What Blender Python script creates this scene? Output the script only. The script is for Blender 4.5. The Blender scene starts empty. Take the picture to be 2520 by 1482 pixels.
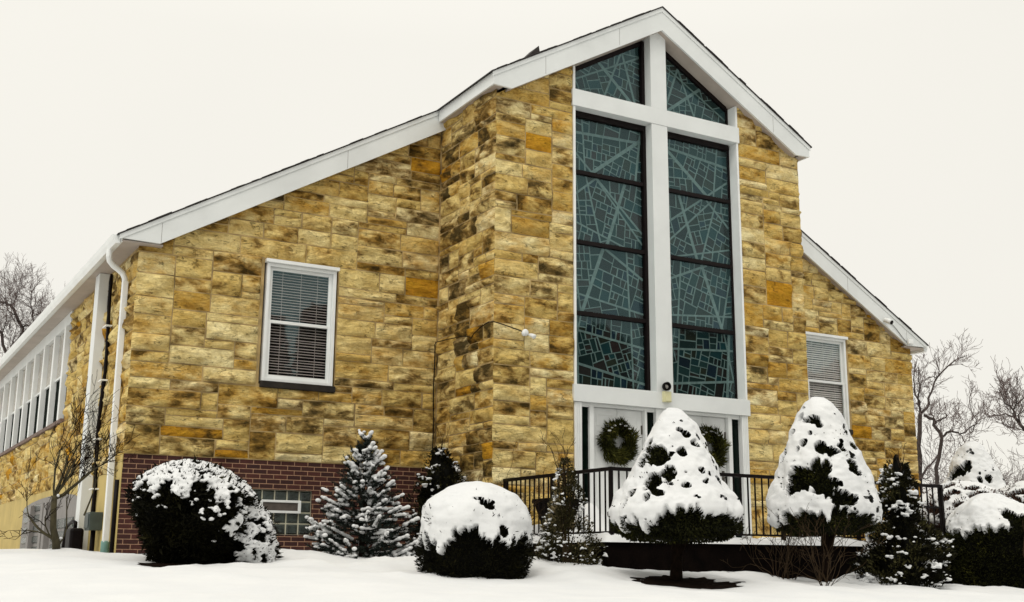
import bpy, math, random
import numpy as np
from mathutils import Matrix, Vector

# ------------------------------------------------------------------ camera, sky, sun, exposure
scene = bpy.context.scene
COL = scene.collection
CAM = np.array([-11.4938, -17.0043, -0.4636])
YAW, PITCH, ROLL, FPX = -0.520776, 0.219048, 0.006927, 2878.5
_F = np.array([-math.sin(YAW) * math.cos(PITCH), math.cos(YAW) * math.cos(PITCH), math.sin(PITCH)])
_R = np.array([math.cos(YAW), math.sin(YAW), 0.0])
_U = np.cross(_R, _F)
_c, _s = math.cos(ROLL), math.sin(ROLL)
_R, _U = _c * _R + _s * _U, -_s * _R + _c * _U
camd = bpy.data.cameras.new("camera")
camd.sensor_width = 36.0
camd.lens = FPX / 2519.0 * 36.0
camd.clip_start, camd.clip_end = 0.1, 2000.0
cam = bpy.data.objects.new("camera", camd)
COL.objects.link(cam)
cam.matrix_world = Matrix(((_R[0], _U[0], -_F[0], CAM[0]), (_R[1], _U[1], -_F[1], CAM[1]),
                           (_R[2], _U[2], -_F[2], CAM[2]), (0, 0, 0, 1)))
scene.camera = cam

SUN_EL, SUN_AZ = math.radians(56), math.radians(226)      # azimuth clockwise from +y: the sun stands behind the viewer
world = bpy.data.worlds.new("World")
scene.world = world
world.use_nodes = True
wn, wl = world.node_tree.nodes, world.node_tree.links
wn.clear()
w_out = wn.new("ShaderNodeOutputWorld")
w_sky = wn.new("ShaderNodeTexSky")
w_sky.sky_type = 'NISHITA'
w_sky.sun_disc = False
w_sky.sun_elevation = SUN_EL
w_sky.sun_rotation = SUN_AZ
w_bg = wn.new("ShaderNodeBackground")
w_bg.inputs[1].default_value = 0.10
wl.new(w_sky.outputs[0], w_bg.inputs[0])
w_tc = wn.new("ShaderNodeTexCoord")
w_sep = wn.new("ShaderNodeSeparateXYZ")
w_ramp = wn.new("ShaderNodeValToRGB")
w_ramp.color_ramp.elements[0].position = 0.0
w_ramp.color_ramp.elements[0].color = (0.795, 0.765, 0.695, 1)
w_ramp.color_ramp.elements[1].position = 0.9
w_ramp.color_ramp.elements[1].color = (1.22, 1.19, 1.11, 1)
w_e = w_ramp.color_ramp.elements.new(0.42)
w_e.color = (0.825, 0.80, 0.73, 1)
w_noise = wn.new("ShaderNodeTexNoise")
w_noise.inputs["Scale"].default_value = 1.6
w_noise.inputs["Detail"].default_value = 4
w_mixc = wn.new("ShaderNodeMix")
w_mixc.data_type = 'RGBA'
w_mixc.blend_type = 'MULTIPLY'
w_mixc.inputs[0].default_value = 0.10
w_bg2 = wn.new("ShaderNodeBackground")
w_bg2.inputs[1].default_value = 1.0
wl.new(w_tc.outputs["Generated"], w_sep.inputs[0])
wl.new(w_sep.outputs[2], w_ramp.inputs[0])
wl.new(w_tc.outputs["Generated"], w_noise.inputs["Vector"])
wl.new(w_ramp.outputs[0], w_mixc.inputs[6])
wl.new(w_noise.outputs[0], w_mixc.inputs[7])
wl.new(w_mixc.outputs[2], w_bg2.inputs[0])
w_mix = wn.new("ShaderNodeMixShader")
w_mix.inputs[0].default_value = 0.95
wl.new(w_bg.outputs[0], w_mix.inputs[1])
wl.new(w_bg2.outputs[0], w_mix.inputs[2])
wl.new(w_mix.outputs[0], w_out.inputs[0])

sund = bpy.data.lights.new("sun", 'SUN')
sund.energy = 1.0
sund.angle = math.radians(24)
sund.color = (1.0, 0.96, 0.88)
sun = bpy.data.objects.new("sun", sund)
COL.objects.link(sun)
_sd = Vector((math.sin(SUN_AZ) * math.cos(SUN_EL), math.cos(SUN_AZ) * math.cos(SUN_EL), math.sin(SUN_EL)))
sun.rotation_euler = _sd.to_track_quat('Z', 'Y').to_euler()

scene.view_settings.view_transform = 'Standard'
scene.view_settings.look = 'None'
scene.view_settings.exposure = 0.28
scene.view_settings.gamma = 1.0
scene.view_settings.use_curve_mapping = False

# ------------------------------------------------------------------ small helpers
rng = np.random.default_rng(11)
random.seed(11)
PI = math.pi


def _hash(ix, iy, iz, seed):
    n = (ix * 374761393 + iy * 668265263 + iz * 2147483647 + seed * 1274126177) & 0xFFFFFFFF
    n = ((n ^ (n >> 13)) * 1274126177) & 0xFFFFFFFF
    n = ((n ^ (n >> 16)) * 2246822519) & 0xFFFFFFFF
    n = n ^ (n >> 15)
    return (n & 0xFFFF) / 65535.0


def vnoise(P, seed=0):
    P = np.asarray(P, float)
    I = np.floor(P).astype(np.int64)
    f = P - I
    f = f * f * f * (f * (f * 6 - 15) + 10)
    r = 0
    for dx in (0, 1):
        for dy in (0, 1):
            for dz in (0, 1):
                w = (f[..., 0] if dx else 1 - f[..., 0]) * (f[..., 1] if dy else 1 - f[..., 1]) * (f[..., 2] if dz else 1 - f[..., 2])
                r = r + w * _hash(I[..., 0] + dx, I[..., 1] + dy, I[..., 2] + dz, seed)
    return r * 2 - 1


def fbm(P, octaves=3, seed=0):
    P = np.asarray(P, float)
    a, r = 1.0, 0
    for k in range(octaves):
        r = r + a * vnoise(P * 2.03 ** k + 17.3 * k, seed + k)
        a *= 0.5
    return r


def sstep(a, b, x):
    t = np.clip((x - a) / (b - a), 0, 1)
    return t * t * (3 - 2 * t)


def link(o, parent=None):
    COL.objects.link(o)
    if parent is not None:
        o.parent = parent
        o.matrix_parent_inverse = Matrix.Translation(-Vector(parent.location))
    return o


def tag(o, label=None, cat=None, group=None, kind=None):
    if label:
        o["label"] = label
    if cat:
        o["category"] = cat
    if group:
        o["group"] = group
    if kind:
        o["kind"] = kind
    return o


def thing(name, loc, label, cat, group=None):
    o = bpy.data.objects.new(name, None)
    o.empty_display_size = 0.2
    o.location = loc
    COL.objects.link(o)
    return tag(o, label, cat, group)


def mesh_obj(name, V, F, mat, parent=None, smooth=False, attrs=None, mats=None, midx=None):
    """V (n,3); F is an (m,k) array, or a list of arrays/lists of faces with mixed sizes."""
    V = np.asarray(V, np.float32)
    me = bpy.data.meshes.new(name)
    if isinstance(F, np.ndarray):
        m, k = F.shape
        me.vertices.add(len(V))
        me.vertices.foreach_set("co", V.ravel())
        me.loops.add(m * k)
        me.loops.foreach_set("vertex_index", F.astype(np.int32).ravel())
        me.polygons.add(m)
        me.polygons.foreach_set("loop_start", np.arange(0, m * k, k, dtype=np.int32))
        me.polygons.foreach_set("loop_total", np.full(m, k, np.int32))
        me.update(calc_edges=True)
    else:
        me.from_pydata([tuple(v) for v in V], [], [tuple(int(i) for i in f) for f in F])
        me.update()
    for mm in (mats if mats else [mat]):
        me.materials.append(mm)
    if midx is not None:
        me.polygons.foreach_set("material_index", np.asarray(midx, np.int32))
    if smooth:
        me.polygons.foreach_set("use_smooth", np.ones(len(me.polygons), bool))
    if attrs:
        for an, arr in attrs.items():
            arr = np.asarray(arr, np.float32)
            a = me.attributes.new(an, 'FLOAT_COLOR', 'POINT')
            full = np.ones((len(V), 4), np.float32)
            full[:, :arr.shape[1]] = arr
            a.data.foreach_set("color", full.ravel())
    me.validate(verbose=False)
    return link(bpy.data.objects.new(name, me), parent)


class MB:
    """Collects shapes for one mesh."""

    def __init__(self):
        self.v, self.f = [], []

    def add(self, V, F):
        n = len(self.v)
        self.v.extend([tuple(p) for p in V])
        self.f.extend([tuple(i + n for i in f) for f in F])
        return self

    def box(self, x0, x1, y0, y1, z0, z1):
        V = [(x0, y0, z0), (x1, y0, z0), (x1, y1, z0), (x0, y1, z0), (x0, y0, z1), (x1, y0, z1), (x1, y1, z1), (x0, y1, z1)]
        return self.add(V, [(0, 3, 2, 1), (4, 5, 6, 7), (0, 1, 5, 4), (1, 2, 6, 5), (2, 3, 7, 6), (3, 0, 4, 7)])

    def prism(self, poly, y0, y1, axis='y'):
        """A polygon in (x,z) (axis y) or (y,z) (axis x), extruded."""
        n = len(poly)
        if axis == 'y':
            V = [(a, y0, b) for a, b in poly] + [(a, y1, b) for a, b in poly]
        else:
            V = [(y0, a, b) for a, b in poly] + [(y1, a, b) for a, b in poly]
        F = [tuple(range(n)), tuple(range(2 * n - 1, n - 1, -1))] + [(i, i + n, (i + 1) % n + n, (i + 1) % n) for i in range(n)]
        return self.add(V, F)

    def tube(self, pts, rad, n=8, cap=True):
        pts = [Vector(p) for p in pts]
        if not hasattr(rad, '__len__'):
            rad = [rad] * len(pts)
        base = len(self.v)
        up = None
        for i, p in enumerate(pts):
            d = (pts[min(i + 1, len(pts) - 1)] - pts[max(i - 1, 0)])
            if d.length < 1e-9:
                d = Vector((0, 0, 1))
            d.normalize()
            if up is None:
                up = d.orthogonal().normalized()
            up = (up - d * up.dot(d))
            if up.length < 1e-6:
                up = d.orthogonal()
            up.normalize()
            w = d.cross(up)
            for k in range(n):
                a = 2 * PI * k / n
                self.v.append(tuple(p + (up * math.cos(a) + w * math.sin(a)) * rad[i]))
        for i in range(len(pts) - 1):
            for k in range(n):
                a, b = base + i * n + k, base + i * n + (k + 1) % n
                self.f.append((a, b, b + n, a + n))
        if cap:
            self.f.append(tuple(base + k for k in range(n - 1, -1, -1)))
            self.f.append(tuple(base + (len(pts) - 1) * n + k for k in range(n)))
        return self

    def lathe(self, prof, n=24, origin=(0, 0, 0), axis='z'):
        base = len(self.v)
        for r, h in prof:
            for k in range(n):
                a = 2 * PI * k / n
                if axis == 'z':
                    p = (r * math.cos(a), r * math.sin(a), h)
                else:
                    p = (r * math.cos(a), h, r * math.sin(a))
                self.v.append((p[0] + origin[0], p[1] + origin[1], p[2] + origin[2]))
        for i in range(len(prof) - 1):
            for k in range(n):
                a, b = base + i * n + k, base + i * n + (k + 1) % n
                self.f.append((a, b, b + n, a + n))
        return self

    def build(self, name, mat, parent=None, smooth=False, bevel=0.0):
        o = mesh_obj(name, np.array(self.v), self.f, mat, parent, smooth)
        if bevel:
            b = o.modifiers.new("bevel", 'BEVEL')
            b.width = bevel
            b.segments = 2
            b.limit_method = 'ANGLE'
            b.angle_limit = math.radians(40)
        return o


# ------------------------------------------------------------------ materials
def new_mat(name):
    m = bpy.data.materials.new(name)
    m.use_nodes = True
    nt = m.node_tree
    b = nt.nodes["Principled BSDF"]
    return m, nt, b


def mixc(nt, fac, a, b, mode='MIX'):
    n = nt.nodes.new("ShaderNodeMix")
    n.data_type = 'RGBA'
    n.blend_type = mode
    for sock, val in ((0, fac), (6, a), (7, b)):
        if hasattr(val, 'links') or hasattr(val, 'is_linked'):
            nt.links.new(val, n.inputs[sock])
        else:
            n.inputs[sock].default_value = val if sock == 0 else (*val[:3], 1)
    return n.outputs[2]


def math_n(nt, op, a, b=None, clamp=False):
    n = nt.nodes.new("ShaderNodeMath")
    n.operation = op
    n.use_clamp = clamp
    for i, v in enumerate((a, b)):
        if v is None:
            continue
        if hasattr(v, 'is_linked'):
            nt.links.new(v, n.inputs[i])
        else:
            n.inputs[i].default_value = v
    return n.outputs[0]


def ramp_n(nt, fac, stops):
    n = nt.nodes.new("ShaderNodeValToRGB")
    while len(n.color_ramp.elements) < len(stops):
        n.color_ramp.elements.new(0.5)
    for e, (p, c) in zip(n.color_ramp.elements, stops):
        e.position = p
        e.color = (*c, 1) if len(c) == 3 else c
    nt.links.new(fac, n.inputs[0])
    return n.outputs[0]


def noise_n(nt, scale, detail=4, rough=0.55, vec=None, w=None, dist=0.0):
    n = nt.nodes.new("ShaderNodeTexNoise")
    n.inputs["Scale"].default_value = scale
    n.inputs["Detail"].default_value = detail
    n.inputs["Roughness"].default_value = rough
    n.inputs["Distortion"].default_value = dist
    if w is not None:
        n.noise_dimensions = '4D'
        nt.links.new(w, n.inputs["W"])
    if vec is None:
        tc = nt.nodes.new("ShaderNodeTexCoord")
        vec = tc.outputs["Object"]
    nt.links.new(vec, n.inputs["Vector"])
    return n.outputs[0]


def bump_n(nt, h, strength, dist, b):
    n = nt.nodes.new("ShaderNodeBump")
    n.inputs["Strength"].default_value = strength
    n.inputs["Distance"].default_value = dist
    nt.links.new(h, n.inputs["Height"])
    nt.links.new(n.outputs[0], b.inputs["Normal"])


def plain(name, col, rough=0.6, var=0.12, scale=6, bump=0.0, spec=0.4, metal=0.0):
    m, nt, b = new_mat(name)
    b.inputs["Roughness"].default_value = rough
    b.inputs["Specular IOR Level"].default_value = spec
    b.inputs["Metallic"].default_value = metal
    nz = noise_n(nt, scale, 5)
    dark = tuple(c * (1 - var) for c in col)
    lite = tuple(min(1, c * (1 + var)) for c in col)
    nt.links.new(ramp_n(nt, nz, [(0.3, dark), (0.7, lite)]), b.inputs["Base Color"])
    if bump:
        bump_n(nt, noise_n(nt, scale * 6, 4), bump, 0.01, b)
    return m


def stone_material(name, grime=0.0):
    m, nt, b = new_mat(name)
    b.inputs["Roughness"].default_value = 0.9
    b.inputs["Specular IOR Level"].default_value = 0.12
    at = nt.nodes.new("ShaderNodeAttribute")
    at.attribute_name = "stone"
    sp = nt.nodes.new("ShaderNodeSeparateColor")
    nt.links.new(at.outputs["Color"], sp.inputs[0])
    tone, ochre, stain = sp.outputs[0], sp.outputs[1], sp.outputs[2]
    w = math_n(nt, 'MULTIPLY', tone, 57.0)
    tc = nt.nodes.new("ShaderNodeTexCoord")

    def stretch(sz):
        mp = nt.nodes.new("ShaderNodeMapping")
        mp.inputs["Scale"].default_value = (1.0, 1.0, sz)
        nt.links.new(tc.outputs["Object"], mp.inputs[0])
        return mp.outputs[0]
    flat, flatter = stretch(1.9), stretch(3.2)
    base = ramp_n(nt, tone, [(0.0, (0.45, 0.305, 0.085)), (0.35, (0.625, 0.465, 0.160)), (0.7, (0.735, 0.595, 0.265)), (1.0, (0.78, 0.675, 0.37))])
    pale = ramp_n(nt, noise_n(nt, 3.4, 5, 0.6, flat, w), [(0.38, (0.88, 0.82, 0.70)), (0.62, (1.22, 1.26, 1.38))])
    base = mixc(nt, 0.85, base, pale, 'MULTIPLY')
    och = mixc(nt, noise_n(nt, 5, 4, 0.55, flat, w), (0.36, 0.145, 0.012), (0.64, 0.36, 0.028))
    och_f = math_n(nt, 'MULTIPLY', ramp_n(nt, noise_n(nt, 3.0, 5, 0.62, flat, w), [(0.36, (0, 0, 0)), (0.60, (1, 1, 1))]), ochre, True)
    och_f = math_n(nt, 'MAXIMUM', och_f, ramp_n(nt, ochre, [(0.87, (0, 0, 0)), (0.93, (1, 1, 1))]))
    c1 = mixc(nt, och_f, base, och)
    fine = noise_n(nt, 30, 6, 0.7, None, w)
    c1 = mixc(nt, 0.7, c1, ramp_n(nt, fine, [(0.25, (0.66, 0.60, 0.50)), (0.5, (1.06, 1.06, 1.06)), (0.75, (1.25, 1.25, 1.22))]), 'MULTIPLY')
    # weathering: brown smears and nearly black patches, each stone with its own
    n1 = noise_n(nt, 3.0, 6, 0.60, flat, w, 0.25)
    thr = math_n(nt, 'ADD', n1, math_n(nt, 'MULTIPLY', math_n(nt, 'SUBTRACT', stain, 0.5), 0.24 + grime))
    br = ramp_n(nt, thr, [(0.505, (0, 0, 0)), (0.625, (1, 1, 1))])
    c2 = mixc(nt, math_n(nt, 'MULTIPLY', br, 0.74), c1, mixc(nt, noise_n(nt, 2.5, 3, 0.5, flat, w), (0.235, 0.100, 0.012), (0.175, 0.110, 0.026)))
    bk = ramp_n(nt, thr, [(0.60, (0, 0, 0)), (0.72, (1, 1, 1))])
    c3 = mixc(nt, math_n(nt, 'MULTIPLY', bk, 0.86), c2, (0.030, 0.022, 0.006))
    # short fracture lines along the bed
    vt = noise_n(nt, 4.6, 4, 0.55, flatter, w, 0.5)
    ln = math_n(nt, 'ABSOLUTE', math_n(nt, 'SUBTRACT', vt, 0.5))
    crack = ramp_n(nt, ln, [(0.0, (1, 1, 1)), (0.016, (0, 0, 0))])
    gate = ramp_n(nt, noise_n(nt, 6.5, 2, 0.5, None, w), [(0.52, (0, 0, 0)), (0.60, (1, 1, 1))])
    crack = math_n(nt, 'MULTIPLY', crack, gate)
    c4 = mixc(nt, math_n(nt, 'MULTIPLY', crack, 0.75), c3, (0.055, 0.035, 0.010))
    nt.links.new(c4, b.inputs["Base Color"])
    ledge = ramp_n(nt, noise_n(nt, 5.0, 5, 0.6, flatter, w, 0.4), [(0.36, (0, 0, 0)), (0.44, (.35, .35, .35)), (0.46, (.4, .4, .4)), (0.54, (.7, .7, .7)), (0.56, (.95, .95, .95))])
    h = math_n(nt, 'ADD', math_n(nt, 'ADD', math_n(nt, 'MULTIPLY', ledge, 0.9), math_n(nt, 'MULTIPLY', fine, 0.35)), math_n(nt, 'MULTIPLY', noise_n(nt, 13, 6, 0.65, flat, w), 0.8))
    h = math_n(nt, 'SUBTRACT', h, math_n(nt, 'MULTIPLY', crack, 0.9))
    bump_n(nt, h, 0.9, 0.036, b)
    return m


M = {}
M['stone'] = stone_material("sandstone")
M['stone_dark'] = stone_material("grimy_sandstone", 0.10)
M['mortar'] = plain("mortar", (0.36, 0.255, 0.110), 0.95, 0.5, 3, 0.5)
M['white'] = plain("white_paint", (0.69, 0.71, 0.70), 0.45, 0.06, 1.6, 0.03)
M['white_trim'] = plain("white_vinyl", (0.77, 0.785, 0.775), 0.35, 0.05, 3)
M['soffit'] = plain("soffit_paint", (0.40, 0.345, 0.30), 0.6, 0.12, 2.5)
M['shingle'] = plain("roof_shingle", (0.035, 0.03, 0.028), 0.9, 0.4, 14, 0.5)
M['bronze'] = plain("dark_bronze", (0.006, 0.003, 0.003), 0.5, 0.2, 9, spec=0.15)
M['black_iron'] = plain("black_iron", (0.004, 0.002, 0.002), 0.5, 0.3, 12, spec=0.12)
M['dark_room'] = plain("dark_interior", (0.006, 0.004, 0.004), 0.9, 0.2)
M['stucco'] = plain("yellow_stucco", (0.50, 0.385, 0.14), 0.9, 0.12, 2.2, 0.3)
M['sillstone'] = plain("dark_sill", (0.018, 0.014, 0.010), 0.9, 0.4, 8, 0.4)
M['mauve'] = plain("weathered_sill", (0.16, 0.11, 0.09), 0.9, 0.3, 8)
M['blind'] = plain("blind_slat", (0.55, 0.47, 0.44), 0.6, 0.05)
M['blind_pale'] = plain("pale_blind_slat", (0.72, 0.66, 0.62), 0.6, 0.05)
M['concrete'] = plain("porch_shadow_black", (0.0035, 0.002, 0.0015), 0.95, 0.6, 5, 0.4, spec=0.05)  # near-black slab colour, with the shadow on the porch front put into it
M['bark'] = plain("bark", (0.010, 0.006, 0.004), 0.95, 0.5, 18, 0.6, spec=0.05)
M['bark_moss'] = plain("mossy_bark", (0.050, 0.042, 0.020), 0.95, 0.45, 12, 0.6)
M['bark_far'] = plain("grey_bark", (0.050, 0.038, 0.033), 0.95, 0.3, 3)
M['twig_far'] = plain("mauve_twigs", (0.12, 0.09, 0.084), 0.95, 0.25, 2)
M['twig_brown'] = plain("brown_twigs", (0.036, 0.023, 0.012), 0.95, 0.5, 9, spec=0.1)
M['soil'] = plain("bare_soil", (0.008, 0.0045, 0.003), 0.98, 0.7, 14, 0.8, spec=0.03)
M['teal'] = plain("green_pipe", (0.16, 0.30, 0.27), 0.5, 0.1)
M['cream_box'] = plain("cream_metal", (0.66, 0.63, 0.38), 0.5, 0.06)
M['grey_box'] = plain("grey_green_metal", (0.045, 0.060, 0.055), 0.5, 0.2, 8)
M['grey_metal'] = plain("grey_paint", (0.22, 0.205, 0.195), 0.6, 0.1)
M['lead'] = plain("lead_came", (0.14, 0.19, 0.185), 0.8, 0.25, 11, spec=0.1)
M['hinge'] = plain("dull_steel", (0.10, 0.09, 0.075), 0.4, 0.2, 9, metal=0.5)


def leaf_material(name, c0, c1, c2=None, rough=0.7):
    m, nt, b = new_mat(name)
    b.inputs["Roughness"].default_value = rough
    b.inputs["Specular IOR Level"].default_value = 0.06
    at = nt.nodes.new("ShaderNodeAttribute")
    at.attribute_name = "leaf"
    sp = nt.nodes.new("ShaderNodeSeparateColor")
    nt.links.new(at.outputs["Color"], sp.inputs[0])
    stops = [(0.0, c0), (0.75, c1)]
    stops.append((1.0, c2 if c2 else c1))
    nt.links.new(ramp_n(nt, sp.outputs[0], stops), b.inputs["Base Color"])
    return m


M['yew'] = leaf_material("yew_needles", (0.0025, 0.003, 0.001), (0.020, 0.021, 0.005), (0.095, 0.092, 0.018))
M['juniper'] = leaf_material("juniper_needles", (0.002, 0.002, 0.001), (0.010, 0.0095, 0.003), (0.048, 0.043, 0.014))
M['spruce'] = leaf_material("spruce_needles", (0.006, 0.010, 0.008), (0.034, 0.046, 0.038), (0.10, 0.12, 0.105))
M['holly'] = leaf_material("holly_leaves", (0.003, 0.003, 0.0012), (0.011, 0.0105, 0.004), (0.06, 0.055, 0.02))
M['azalea'] = leaf_material("rusty_leaves", (0.020, 0.010, 0.006), (0.075, 0.040, 0.028), (0.16, 0.085, 0.06))
M['sparse'] = leaf_material("sparse_leaves", (0.008, 0.008, 0.003), (0.045, 0.040, 0.015), (0.22, 0.175, 0.095))
M['wreath'] = leaf_material("wreath_fir", (0.014, 0.016, 0.004), (0.060, 0.062, 0.012), (0.15, 0.135, 0.03))


def snow_material():
    m, nt, b = new_mat("snow")
    b.inputs["Roughness"].default_value = 0.75
    b.inputs["Specular IOR Level"].default_value = 0.25
    c = ramp_n(nt, noise_n(nt, 1.4, 5), [(0.3, (0.66, 0.67, 0.675)), (0.7, (0.72, 0.725, 0.72))])
    nt.links.new(c, b.inputs["Base Color"])
    b.inputs["Subsurface Weight"].default_value = 0.0
    h = math_n(nt, 'ADD', noise_n(nt, 30, 5, 0.6), math_n(nt, 'MULTIPLY', noise_n(nt, 160, 2), 0.3))
    bump_n(nt, h, 0.25, 0.02, b)
    return m


M['snow'] = snow_material()


def brick_material():
    m, nt, b = new_mat("red_brick")
    b.inputs["Roughness"].default_value = 0.85
    tc = nt.nodes.new("ShaderNodeTexCoord")
    mp = nt.nodes.new("ShaderNodeMapping")
    mp.inputs["Rotation"].default_value = (PI / 2, 0, 0)
    mp.inputs["Location"].default_value = (0.02, -0.982, 0)
    sx = nt.nodes.new("ShaderNodeSeparateXYZ")
    cb = nt.nodes.new("ShaderNodeCombineXYZ")
    nt.links.new(tc.outputs["Object"], sx.inputs[0])
    nt.links.new(math_n(nt, 'ADD', sx.outputs[0], sx.outputs[1]), cb.inputs[0])
    nt.links.new(math_n(nt, 'SUBTRACT', sx.outputs[2], 0.985), cb.inputs[1])
    bt = nt.nodes.new("ShaderNodeTexBrick")
    bt.inputs["Scale"].default_value = 1.0
    bt.inputs["Brick Width"].default_value = 0.211
    bt.inputs["Row Height"].default_value = 0.0695
    bt.inputs["Mortar Size"].default_value = 0.0054
    bt.inputs["Mortar Smooth"].default_value = 0.12
    bt.inputs["Bias"].default_value = -0.1
    bt.inputs["Color1"].default_value = (0.034, 0.007, 0.005, 1)
    bt.inputs["Color2"].default_value = (0.075, 0.017, 0.010, 1)
    bt.inputs["Mortar"].default_value = (0.40, 0.235, 0.14, 1)
    nt.links.new(cb.outputs[0], bt.inputs["Vector"])
    col = mixc(nt, 0.8, bt.outputs[0], ramp_n(nt, noise_n(nt, 22, 6, 0.7), [(0.3, (0.55, 0.5, 0.5)), (0.7, (1.25, 1.25, 1.25))]), 'MULTIPLY')
    nt.links.new(col, b.inputs["Base Color"])
    h = math_n(nt, 'ADD', math_n(nt, 'MULTIPLY', bt.outputs[1], -1.0), math_n(nt, 'MULTIPLY', noise_n(nt, 40, 4), 0.3))
    bump_n(nt, h, 0.8, 0.012, b)
    return m


M['brick'] = brick_material()


def glazing_material(name, tint, ior=1.5, rough=0.02, boost=1.0):
    m, nt, b = new_mat(name)
    nt.nodes.remove(b)
    out = nt.nodes["Material Output"]
    lw = nt.nodes.new("ShaderNodeLayerWeight")
    fz = math_n(nt, 'ADD', math_n(nt, 'MULTIPLY', math_n(nt, 'POWER', lw.outputs["Facing"], 5.0), 0.94), ((ior - 1) / (ior + 1)) ** 2)
    tr = nt.nodes.new("ShaderNodeBsdfTransparent")
    tr.inputs[0].default_value = (*tint, 1)
    gl = nt.nodes.new("ShaderNodeBsdfGlossy")
    gl.inputs["Roughness"].default_value = rough
    gl.inputs["Color"].default_value = (0.62, 0.95, 1.0, 1)
    bp = nt.nodes.new("ShaderNodeBump")
    bp.inputs["Strength"].default_value = 0.06
    bp.inputs["Distance"].default_value = 0.02
    nt.links.new(noise_n(nt, 2.2, 2), bp.inputs["Height"])
    nt.links.new(bp.outputs[0], gl.inputs["Normal"])
    mx = nt.nodes.new("ShaderNodeMixShader")
    nt.links.new(math_n(nt, 'MULTIPLY', fz, boost, True), mx.inputs[0])
    nt.links.new(tr.outputs[0], mx.inputs[1])
    nt.links.new(gl.outputs[0], mx.inputs[2])
    nt.links.new(mx.outputs[0], out.inputs[0])
    return m


M['pane'] = glazing_material("window_glass", (0.95, 0.96, 0.96))
M['storm'] = glazing_material("storm_glazing", (0.86, 0.92, 0.91), 1.52, 0.025, 1.25)
M['dark_glass'] = plain("dark_glass", (0.003, 0.007, 0.005), 0.12, 0.4, 4, spec=0.10)
M['screen'] = plain("dark_screen", (0.004, 0.008, 0.006), 0.8, 0.5, 3, spec=0.03)
M['pale_glass'] = plain("shaded_glass", (0.40, 0.37, 0.32), 0.12, 0.25, 5, spec=0.6)
M['block_glass'] = plain("glass_block_face", (0.030, 0.040, 0.034), 0.15, 0.7, 9, 1.2, spec=0.6)
M['block_mortar'] = plain("block_mortar", (0.52, 0.50, 0.38), 0.9, 0.12)


def stained_material():
    m, nt, b = new_mat("stained_glass")
    b.inputs["Roughness"].default_value = 0.5
    b.inputs["Specular IOR Level"].default_value = 0.1
    at = nt.nodes.new("ShaderNodeAttribute")
    at.attribute_name = "cell"
    nt.links.new(at.outputs["Color"], b.inputs["Base Color"])
    bump_n(nt, noise_n(nt, 18, 3), 0.3, 0.01, b)
    return m


M['stained'] = stained_material()

# ------------------------------------------------------------------ ground
def ground_z(x, y):
    x, y = np.asarray(x, float), np.asarray(y, float)
    z = -0.36 + 0.05 * np.clip(y, -10, 0) - 0.02 * np.clip(x + 4, 0, 14)
    z = z - 0.15 * np.clip(-10 - y, 0, 9) - 0.02 * np.clip(-19 - y, 0, 30)
    return z


MOUNDS = [  # x, y, radius, height: drifts and wells round the plants
    (-3.05, -6.1, 0.75, -0.035), (-3.2, -5.15, 0.9, 0.10), (-1.1, -5.3, 0.5, 0.07), (1.35, -4.6, 0.55, 0.16), (2.6, -5.6, 0.7, 0.05),
    (-6.1, -1.6, 0.7, 0.10), (-8.9, -0.9, 0.35, 0.07), (-3.9, -4.3, 0.6, 0.08), (-5.9, -5.0, 0.5, 0.03), (-7.9, -3.1, 0.6, -0.05),
    (4.3, -6.0, 0.9, -0.05), (-4.1, -3.2, 0.9, 0.10), (5.4, -6.4, 1.0, 0.10), (-2.0, -6.9, 0.8, 0.03)]


def snow_z(x, y):
    x, y = np.asarray(x, float), np.asarray(y, float)
    z = ground_z(x, y)
    P = np.stack([x, y, np.zeros_like(x)], -1)
    z = z + 0.040 * fbm(P * 0.55, 2, 3) + 0.010 * fbm(P * 2.3, 3, 9)
    near = sstep(-7.6, -5.6, y) * sstep(1.0, -.3, y) * sstep(-9.5, -7.5, x) * sstep(9, 5, x)
    z = z + near * (.045 * np.clip(fbm(P * 1.7, 3, 31), 0, 2) + .016 * np.clip(fbm(P * 6.5, 2, 33) - .15, 0, 2))
    for mx, my, mr, mh in MOUNDS:
        z = z + mh * np.exp(-((x - mx) ** 2 + (y - my) ** 2) / (mr * mr))
    return z


def grid_mesh(xs, ys, fz):
    X, Y = np.meshgrid(xs, ys)
    Z = fz(X, Y)
    V = np.stack([X, Y, Z], -1).reshape(-1, 3)
    nx, ny = len(xs), len(ys)
    i = np.arange(nx * ny).reshape(ny, nx)
    F = np.stack([i[:-1, :-1], i[:-1, 1:], i[1:, 1:], i[1:, :-1]], -1).reshape(-1, 4)
    return V, F


gx = np.concatenate([np.linspace(-400, -40, 10), np.linspace(-36, -13, 12), np.arange(-12, 11, 0.09), np.linspace(11.5, 40, 20), np.linspace(50, 500, 12)])
gy = np.concatenate([np.linspace(-300, -40, 8), np.linspace(-34, -12, 16), np.arange(-11, 0.6, 0.09), np.linspace(1.2, 40, 24), np.linspace(60, 600, 12)])
V, F = grid_mesh(gx, gy, snow_z)
tag(mesh_obj("snow_ground", V, F, M['snow'], smooth=True), kind='structure')

# ------------------------------------------------------------------ the church
ZR, SL = 8.90, 0.5784          # ridge height, roof slope
WL, WB, YB = 8.0, 3.155, -1.93  # half width of nave and of the projecting bay, front of the bay
YEND = 32.0
church = thing("church", (0, 0, -0.36), "ochre sandstone church with a steep white edged gable and a tall white window cross", "church")


def roof_z(x):
    return ZR - SL * np.abs(x)


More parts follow.
